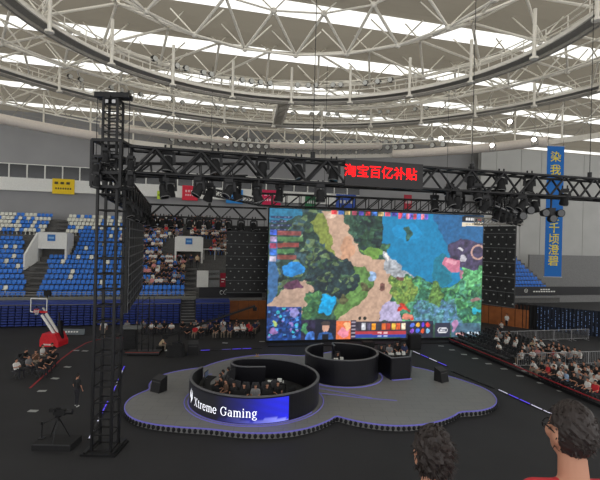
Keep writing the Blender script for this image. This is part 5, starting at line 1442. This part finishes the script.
# low grey board beside the hoop
bp = atz(73, 335, 0); o = empty('scorer_board', bp, .1); tag(o, 'low grey advertising board with pale marks behind the hoop base', 'board')
MB().box((0, 0, .3), (2.1, .1, .55), Euler((-.3, 0, 0)).to_matrix()).build('panel', mat('board_grey', (96, 104, 110), .5), o)
mk = MB()
for k in range(5): mk.box((-.6+k*.25, -.08, .32), (.16, .02, .14), Euler((-.3, 0, 0)).to_matrix())
mk.build('mark', WHITE, o); MB().bx((-1.0, .05, 0), (-.9, .4, .1)).bx((.9, .05, 0), (1.0, .4, .1)).build('foot', BLK, o)

# equipment rack and rigging dolly
p = atz(130.5, 349, 0); o = empty('equipment_rack', p, .1); tag(o, 'tall black equipment rack with pale shelf top behind the tower', 'rack')
MB().bx((-.5, -.4, .08), (.5, .4, 1.75)).build('cabinet', BLK2, o); MB().bx((-.75, -.5, 1.75), (.9, .5, 1.9)).build('shelf_top', mat('shelf_grey', (98, 100, 98), .6), o)
for k in range(5): MB().bx((-.42, -.43, .2+k*.3), (.42, -.4, .44+k*.3)).build('drawer', BLK, o)
for sx_ in (-.4, .4): MB().tube((sx_, -.3, .04), (sx_+.06, -.3, .04), .06, n=10).tube((sx_, .3, .04), (sx_+.06, .3, .04), .06, n=10).build('caster', BLK, o)
p = atz(144, 354, 0); o = empty('rigging_dolly', p, .08); tag(o, 'low black dolly platform with mast frame standing before the slanted panel', 'dolly')
MB().bx((-1.3, -.6, .12), (1.3, .6, .24)).build('platform', DRK, o); MB().bx((-1.3, -.62, .24), (1.3, -.56, .3)).build('edge_strip', mat('edge_red', (110, 50, 46), .6), o)
for sx_ in (-1.15, 1.15): MB().tube((sx_, -.5, .06), (sx_+.08, -.5, .06), .06, n=10).tube((sx_, .5, .06), (sx_+.08, .5, .06), .06, n=10).build('wheel', BLK, o)
ms = MB()
for sx_ in (-.55, .35):
    ms.tube((sx_, 0, .24), (sx_, 0, 4.6), .04).tube((sx_+.3, .2, .24), (sx_+.3, .2, 4.6), .03)
for z in (.8, 1.6, 2.4, 3.2, 4.0): ms.tube((-.55, 0, z), (.35, 0, z), .025).tube((-.55, 0, z), (.35, 0, z+.6), .02)
ms.build('mast_frame', BLK, o)
MB().path([(.0+.26*math.cos(2*PI*i/12), -.06, 2.55+.26*math.sin(2*PI*i/12)) for i in range(12)], .03, 5, True).build('cable_ring', BLK, o)

# draped table and wedge case
p = atz(176, 356, 0); o = empty('draped_table', p, .1); tag(o, 'black cloth-draped control table behind the grey stage', 'table')
dr = MB(); rings = []
for k in range(5):
    z = .95*(1-k/4); ring = []
    for i in range(32):
        a = 2*PI*i/32; sq = lambda q, e: math.copysign(abs(q)**e, q)
        f_ = 1+.035*k*math.sin(a*11)*.5+.03*k; ring.append((.62*f_*sq(math.cos(a), .45), .45*f_*sq(math.sin(a), .45), max(z, .01)))
    rings.append(ring)
dr.loft(rings[::-1]); dr.build('table_cloth', BLK2, o); MB().bx((-.3, -.2, .95), (.25, .15, 1.15)).bx((.3, -.1, .95), (.5, .1, 1.08)).build('console', BLK, o)
monitor_speaker(atz(193, 354, 0), .2, 'black floor wedge speaker beside the draped control table', 1.15)

# jib crane
pA_, pB_ = at(165, 336.5, 37.3), at(255, 306, 37.6)
o = empty('jib_crane', (pA_.x, pA_.y, 0)); tag(o, 'long thin black camera crane reaching up over the rear floor crowd', 'camera crane')
L0 = Vector((pA_.x, pA_.y, 0)); piv = pA_.lerp(pB_, .16)-L0
MB().tube(pA_-L0, pB_-L0, .11, .08, n=6).build('arm', BLK, o)
MB().tube(pA_-L0+ZV*.28, pB_-L0+ZV*.14, .015, n=4).tube(piv+ZV*.1, piv+ZV*.7, .03).build('tension_cable', BLK, o)
ped = MB().tube(Vector((piv.x, piv.y, .1)), piv, .08)
for i in range(3):
    a = 2*PI*i/3+.4; ped.tube((piv.x, piv.y, piv.z*.6), (piv.x+.5*math.cos(a), piv.y+.5*math.sin(a), .02), .03)
ped.build('pedestal', BLK, o)
MB().box(pA_-L0, (.4, .3, .35)).build('counterweight', BLK2, o)
hd = pB_-L0; MB().box(hd+ZV*-.25, (.3, .4, .25)).tube(hd, hd-ZV*.2, .04).tube(hd+Vector((0, -.2, -.25)), hd+Vector((0, -.42, -.25)), .07, n=10).build('camera_head', BLK2, o)
for u in (.62,):
    c = (pA_.lerp(pB_, u)-L0); MB().path([(c.x+.22*math.cos(2*PI*i/12), c.y-.08, c.z+.1+.22*math.sin(2*PI*i/12)) for i in range(12)], .03, 5, True).build('cable_wheel', BLK, o)

# tripod camera on a riser by the tower
p = atz(57, 446, 0)
rs_ = empty('camera_riser', (p.x, p.y, 0)); tag(rs_, 'black riser box under the tripod camera by the tower', 'platform')
MB().bx((-.85, -.5, 0), (.85, .55, .28)).build('body', BLK2, rs_); MB().bx((-.85, -.52, .24), (.85, -.5, .3)).build('edge_strip', DRK, rs_)
tc_ = empty('tripod_camera', (p.x, p.y+.05, .28), 0); tag(tc_, 'black video camera on tripod standing on a riser by the tower', 'camera')
for i in range(3):
    a = 2*PI*i/3+.6; MB().tube((.05*math.cos(a), .05*math.sin(a), .92), (.5*math.cos(a), .5*math.sin(a), .0), .028, .02).build('leg', BLK, tc_)
MB().tube((0, 0, .85), (0, 0, 1.0), .06, n=10).box((0, 0, 1.03), (.2, .24, .08)).build('pan_head', BLK, tc_)
MB().box((.05, .02, 1.22), (.5, .2, .26)).box((.0, 0, 1.4), (.22, .05, .06)).build('camera_body', BLK2, tc_)
MB().tube((.3, .02, 1.22), (.62, .02, 1.24), .09, .11, n=14).build('lens', BLK, tc_)
MB().box((-.2, -.16, 1.36), (.24, .12, .14)).build('viewfinder', BLK2, tc_)
MB().tube((-.05, 0, 1.0), (-.5, -.25, .8), .018).build('pan_handle', BLK, tc_)
tag(MB().tube((0, 0, 0), (0, 0, .62), .02).bx((-.12, -.12, 0), (.12, .12, .03)).box((0, 0, .68), (.09, .06, .12)).build('microphone_stand', BLK, None, loc=(p.x-.75, p.y+.1, .28)), 'thin black stand beside the tripod camera on the riser', 'stand')

# light strips on the floor
def strip(x0, y0, x1, y1, n, cols, lab):
    a, b = atz(x0, y0, .04), atz(x1, y1, .04); o = empty('floor_light_strip', (a+b)/2*1.0); o.location.z = 0; tag(o, lab, 'light strip'); c0 = Vector(o.location)
    MB().bar(a-c0-ZV*.02, b-c0-ZV*.02, .16, .04).build('housing', BLK, o)
    for k in range(n):
        p_, q_ = a.lerp(b, (k+.08)/n)-c0, a.lerp(b, (k+.92)/n)-c0
        MB().bar(p_+ZV*.012, q_+ZV*.012, .06, .03).build('tube', cols[k % len(cols)], o)
strip(124.5, 366, 113, 392, 5, [PURPLE, WLIGHT, PURPLE, WLIGHT, PURPLE], 'floor light strip of purple and white tubes beside the tower, farther piece')
strip(108, 401, 89, 439, 5, [PURPLE, PURPLE, WLIGHT, DRK, WLIGHT], 'floor light strip of purple and white tubes passing the tower foot')
strip(412.5, 351, 447, 366, 4, [WLIGHT, PURPLE, WLIGHT, PURPLE], 'floor light strip behind the stage near the screen foot')
strip(452, 371, 494, 388, 3, [DRK, DRK, DRK], 'unlit dark floor strip joining the lights along the stage side')
strip(498, 389.5, 556, 416, 5, [WLIGHT, PURPLE, PURPLE, WLIGHT, WLIGHT], 'floor light strip on the floor between stage and spectators')
strip(200, 350.5, 262, 348, 6, [PURPLE, DRK, PURPLED, PURPLE, PURPLE, DRK], 'floor light strip of purple tubes behind the stage below the rear crowd')
strip(300, 345, 345, 345, 4, [PURPLED, DRK, PURPLED, PURPLED], 'dim purple floor strip below the screen behind the round booth')
# red line on the floor
P = [atz(x, y, .008) for x, y in ((30, 388), (48, 372), (60, 360), (72, 351), (86, 343), (96, 340), (106, 338.5), (130, 337.5))]
mb = MB()
for a, b in zip(P, P[1:]): mb.bar(a, b, .12, .012)
tag(mb.build('floor_line', mat('line_red', (150, 40, 46), .7)), 'curved red line on the dark floor beside the hoop', 'line')
# pale floor plates
plm = mat('plate_pale', (150, 152, 150), .6)
for k, (x, y, lab) in enumerate([(42, 391, 'beside the tripod camera'), (55, 378.5, 'between the seated group and the lone man'), (67.5, 367, 'behind the lone man near the group'), (76, 350.5, 'near the curve of the red line'), (85, 351, 'between tower and red line'), (33, 411, 'nearest the tripod camera edge'),
                                 (441, 346, 'at the start of the empty chairs'), (452, 350, 'second along the empty chairs from the screen'), (464, 354.5, 'third along the empty chairs from the screen'), (475, 358.5, 'fourth along the empty chairs from the screen'), (488.5, 363.8, 'beside the empty chairs before the barrier'), (504, 369, 'in front of the first barrier'), (520, 376, 'at the feet of the front spectators'), (525, 371, 'under the front spectators by the barrier post'), (541, 383, 'before the front row of spectators'), (561, 391, 'nearest the big head by the spectators'), (225, 343, 'behind the stage below the rear crowd'), (262, 341.5, 'at the screen corner')]):
    tag(MB().bx((-.24, -.14, 0), (.24, .14, .012)).build('floor_plate', plm, None, loc=atz(x, y, .002), rz=R.uniform(-.2, .2)), 'small pale plate on the dark floor '+lab, 'plate')
tag(MB().bx((-.16, -.1, 0), (.16, .1, .02)).tube((0, 0, .02), (.12, .02, .2), .02).tube((0, 0, .02), (-.1, .05, .22), .02).build('gold_ornament', mat('gold', (180, 140, 60), .4, .4), None, loc=atz(257, 356.5, STZ)), 'tiny gold object on the stage edge behind the spiral booth', 'ornament')
# folded tile-walls / dark step before the screen
o = struct(MB().bx((0, -1.4, 0), (SW, -.4, .1)).build('trim_step', BLK2)); o.location = SLx; o.rotation_euler = (0, 0, math.atan2(sx.y, sx.x))

# ------------------------------------------------------------------ two spectators just below the camera
nearstand = struct(MB().bx((-3.5, 1.45, 6.6), (3.5, 3.4, 6.85)).bx((-3.5, .2, 6.9), (3.5, 1.45, 7.35)).bx((-3.5, -2, 7.3), (3.5, .2, 7.85)).build('floor_near_tier', CONC))
for xx in (-3.0, 3.0): struct(MB().bx((xx-.3, .4, 0), (xx+.3, 3.0, 6.6)).build('column_near', CONC))
def near_person(nm, hx, hy, hz, yaw, top, lab, hairstyle, k_):
    # figure built around the head position; sits on a seat one row down
    s = 1.0; fz = 6.85; seat = hz-.78-.42+.0
    c = Vector((hx, hy, hz)); rt = Euler((0, 0, yaw)).to_matrix(); q = lambda x, y, z: tuple(c+rt @ Vector((x, y, z)))
    e = (0, 0, yaw); T = lambda x, y, z: (hx+x, hy+y, hz+z)
    P = [('e', q(0, 0, 0), (.078, .098, .115), 0, e), ('e', q(0, .03, -.06), (.058, .068, .068), 0, e), ('e', q(0, .1, -.012), (.015, .022, .026), 0, e),
         ('e', q(.081, -.008, -.02), (.011, .024, .034), 0, e), ('e', q(.084, -.016, -.008), (.009, .02, .018), 0, e), ('e', q(-.081, -.008, -.02), (.011, .024, .034), 0, e), ('e', q(0, .088, -.054), (.026, .014, .01), 0, e),
         ('e', q(.05, .06, -.02), (.024, .03, .03), 0, e), ('e', q(-.05, .06, -.02), (.024, .03, .03), 0, e)]
    P += [('c', T(0, -.01, -.08), T(0, -.03, -.22), .056, .064, 0)]
    P += [('c', T(-.16, -.03, -.27), T(.16, -.03, -.27), .075, .075, 1), ('c', T(-.07, -.03, -.32), T(-.09, -.06, -.6), .12, .115, 1), ('c', T(.07, -.03, -.32), T(.09, -.06, -.6), .12, .115, 1), ('e', T(0, -.06, -.7), (.17, .14, .13), 2)]
    for sg in (-1, 1):
        P += [('c', T(sg*.215, -.03, -.3), T(sg*.26, .03, -.5), .058, .05, 1), ('c', T(sg*.26, .03, -.5), T(sg*.265, .05, -.57), .042, .04, 0), ('c', T(sg*.265, .05, -.57), T(sg*.14, .27, -.6), .038, .028, 0)]
        P += hand(T(sg*.14, .27, -.6), (-.5*sg, 1, -.1), sg)
        kn = T(sg*.12, .36, -.72); P += [('c', T(sg*.09, -.04, -.74), kn, .085, .062, 2), ('c', kn, (kn[0], kn[1]-.02, fz+.09), .058, .042, 2), ('e', (kn[0], kn[1]+.05, fz+.045), (.046, .125, .046), 3)]
    me = make_body('person', P, .011, .6); o = link('person', me); tag(o, lab, 'person')
    o.material_slots[1].link = 'OBJECT'; o.material_slots[1].material = CM[top]
    hb_ = MB(); inv = rt.inverted()
    low = -.1 if hairstyle == 'crop' else -.085
    def keep(p):
        r = inv @ p
        if r.y > .035 and r.z < .045+.5*(r.y-.02): return False
        if abs(r.x) > .06 and -.012 < r.y < .04 and r.z < .008: return False
        return r.z > low+.0*abs(r.x)
    def lump(p): return p
    hb_.ell(c+rt @ Vector((0, -.006, .012)), (.086, .106, .12), 36, 26, rt, keep)
    rr = random.Random(k_); hv = []
    for v in hb_.v:
        d = (Vector(v)-c).normalized(); hv.append(tuple(Vector(v)+d*rr.uniform(-.001, .006 if hairstyle == 'crop' else .016)))
    hb_.v = hv
    # short tufts over the scalp
    for k in range(420 if hairstyle == 'crop' else 520):
        a, b = rr.uniform(0, 2*PI), math.acos(rr.uniform(-.7, 1)); d = Vector((math.sin(b)*math.cos(a)*.086, math.sin(b)*math.sin(a)*.106-.006, math.cos(b)*.12+.012))
        if not keep(rt @ d): continue
        n_ = d.normalized(); l = .012 if hairstyle == 'crop' else .024; tn = Vector((rr.uniform(-1, 1), rr.uniform(-1, .4), -.6)).normalized()
        p0_ = c+rt @ d; p1_ = c+rt @ (d+n_*l*.6+tn*l); hb_.tube(p0_, p1_, .004, .001, n=3, caps=False)
    h = hb_.build('hair', mat('hair_brown_black', (38, 30, 28), .55, 0, .2, 40), o)
    if hairstyle == 'crop':
        g = MB()
        pr_ = [(.086, -.01, .0), (.08, .06, .012), (.07, .09, .008)]
        for a, b in zip(pr_, pr_[1:]):
            for sg in (-1, 1): g.tube(c+rt @ Vector((sg*a[0], a[1], a[2])), c+rt @ Vector((sg*b[0], b[1], b[2])), .003, n=5)
        for sg in (-1, 1): g.path([c+rt @ Vector((sg*.038+.03*math.cos(2*PI*i/12)*1.0, .1-abs(math.cos(2*PI*i/12))*.008, .0+.022*math.sin(2*PI*i/12))) for i in range(12)], .0025, 5, True)
        g.build('spectacles', BLK, o)
    # moulded seat carrying the figure
    st_ = empty('spectator_seat', (hx, hy-.08, fz)); tag(st_, 'blue tier seat carrying the '+lab.split(',')[0], 'seat')
    z0 = hz-.85-fz
    MB().bx((-.22, -.2, z0-.05), (.22, .22, z0)).build('seat_pan', mat('seat_blue', (44, 116, 206)), st_); MB().bx((-.22, -.28, z0), (.22, -.22, z0+.34)).build('backrest', mat('seat_blue', (44, 116, 206)), st_)
    MB().bx((-.06, -.1, 0), (.06, .02, z0-.05)).build('bracket', BLK, st_)
p = at(433, 450, 2.15); near_person('a', p.x, p.y, p.z-.02, .1, 'black', 'dark-haired spectator seen from behind just below the stage front, top of head', 'mop', 1)
p = at(571, 431, 1.95); near_person('b', p.x, p.y, p.z+.0, .18, 'red', 'close-cropped spectator with spectacles beside the far light strip, ear showing', 'crop', 2)
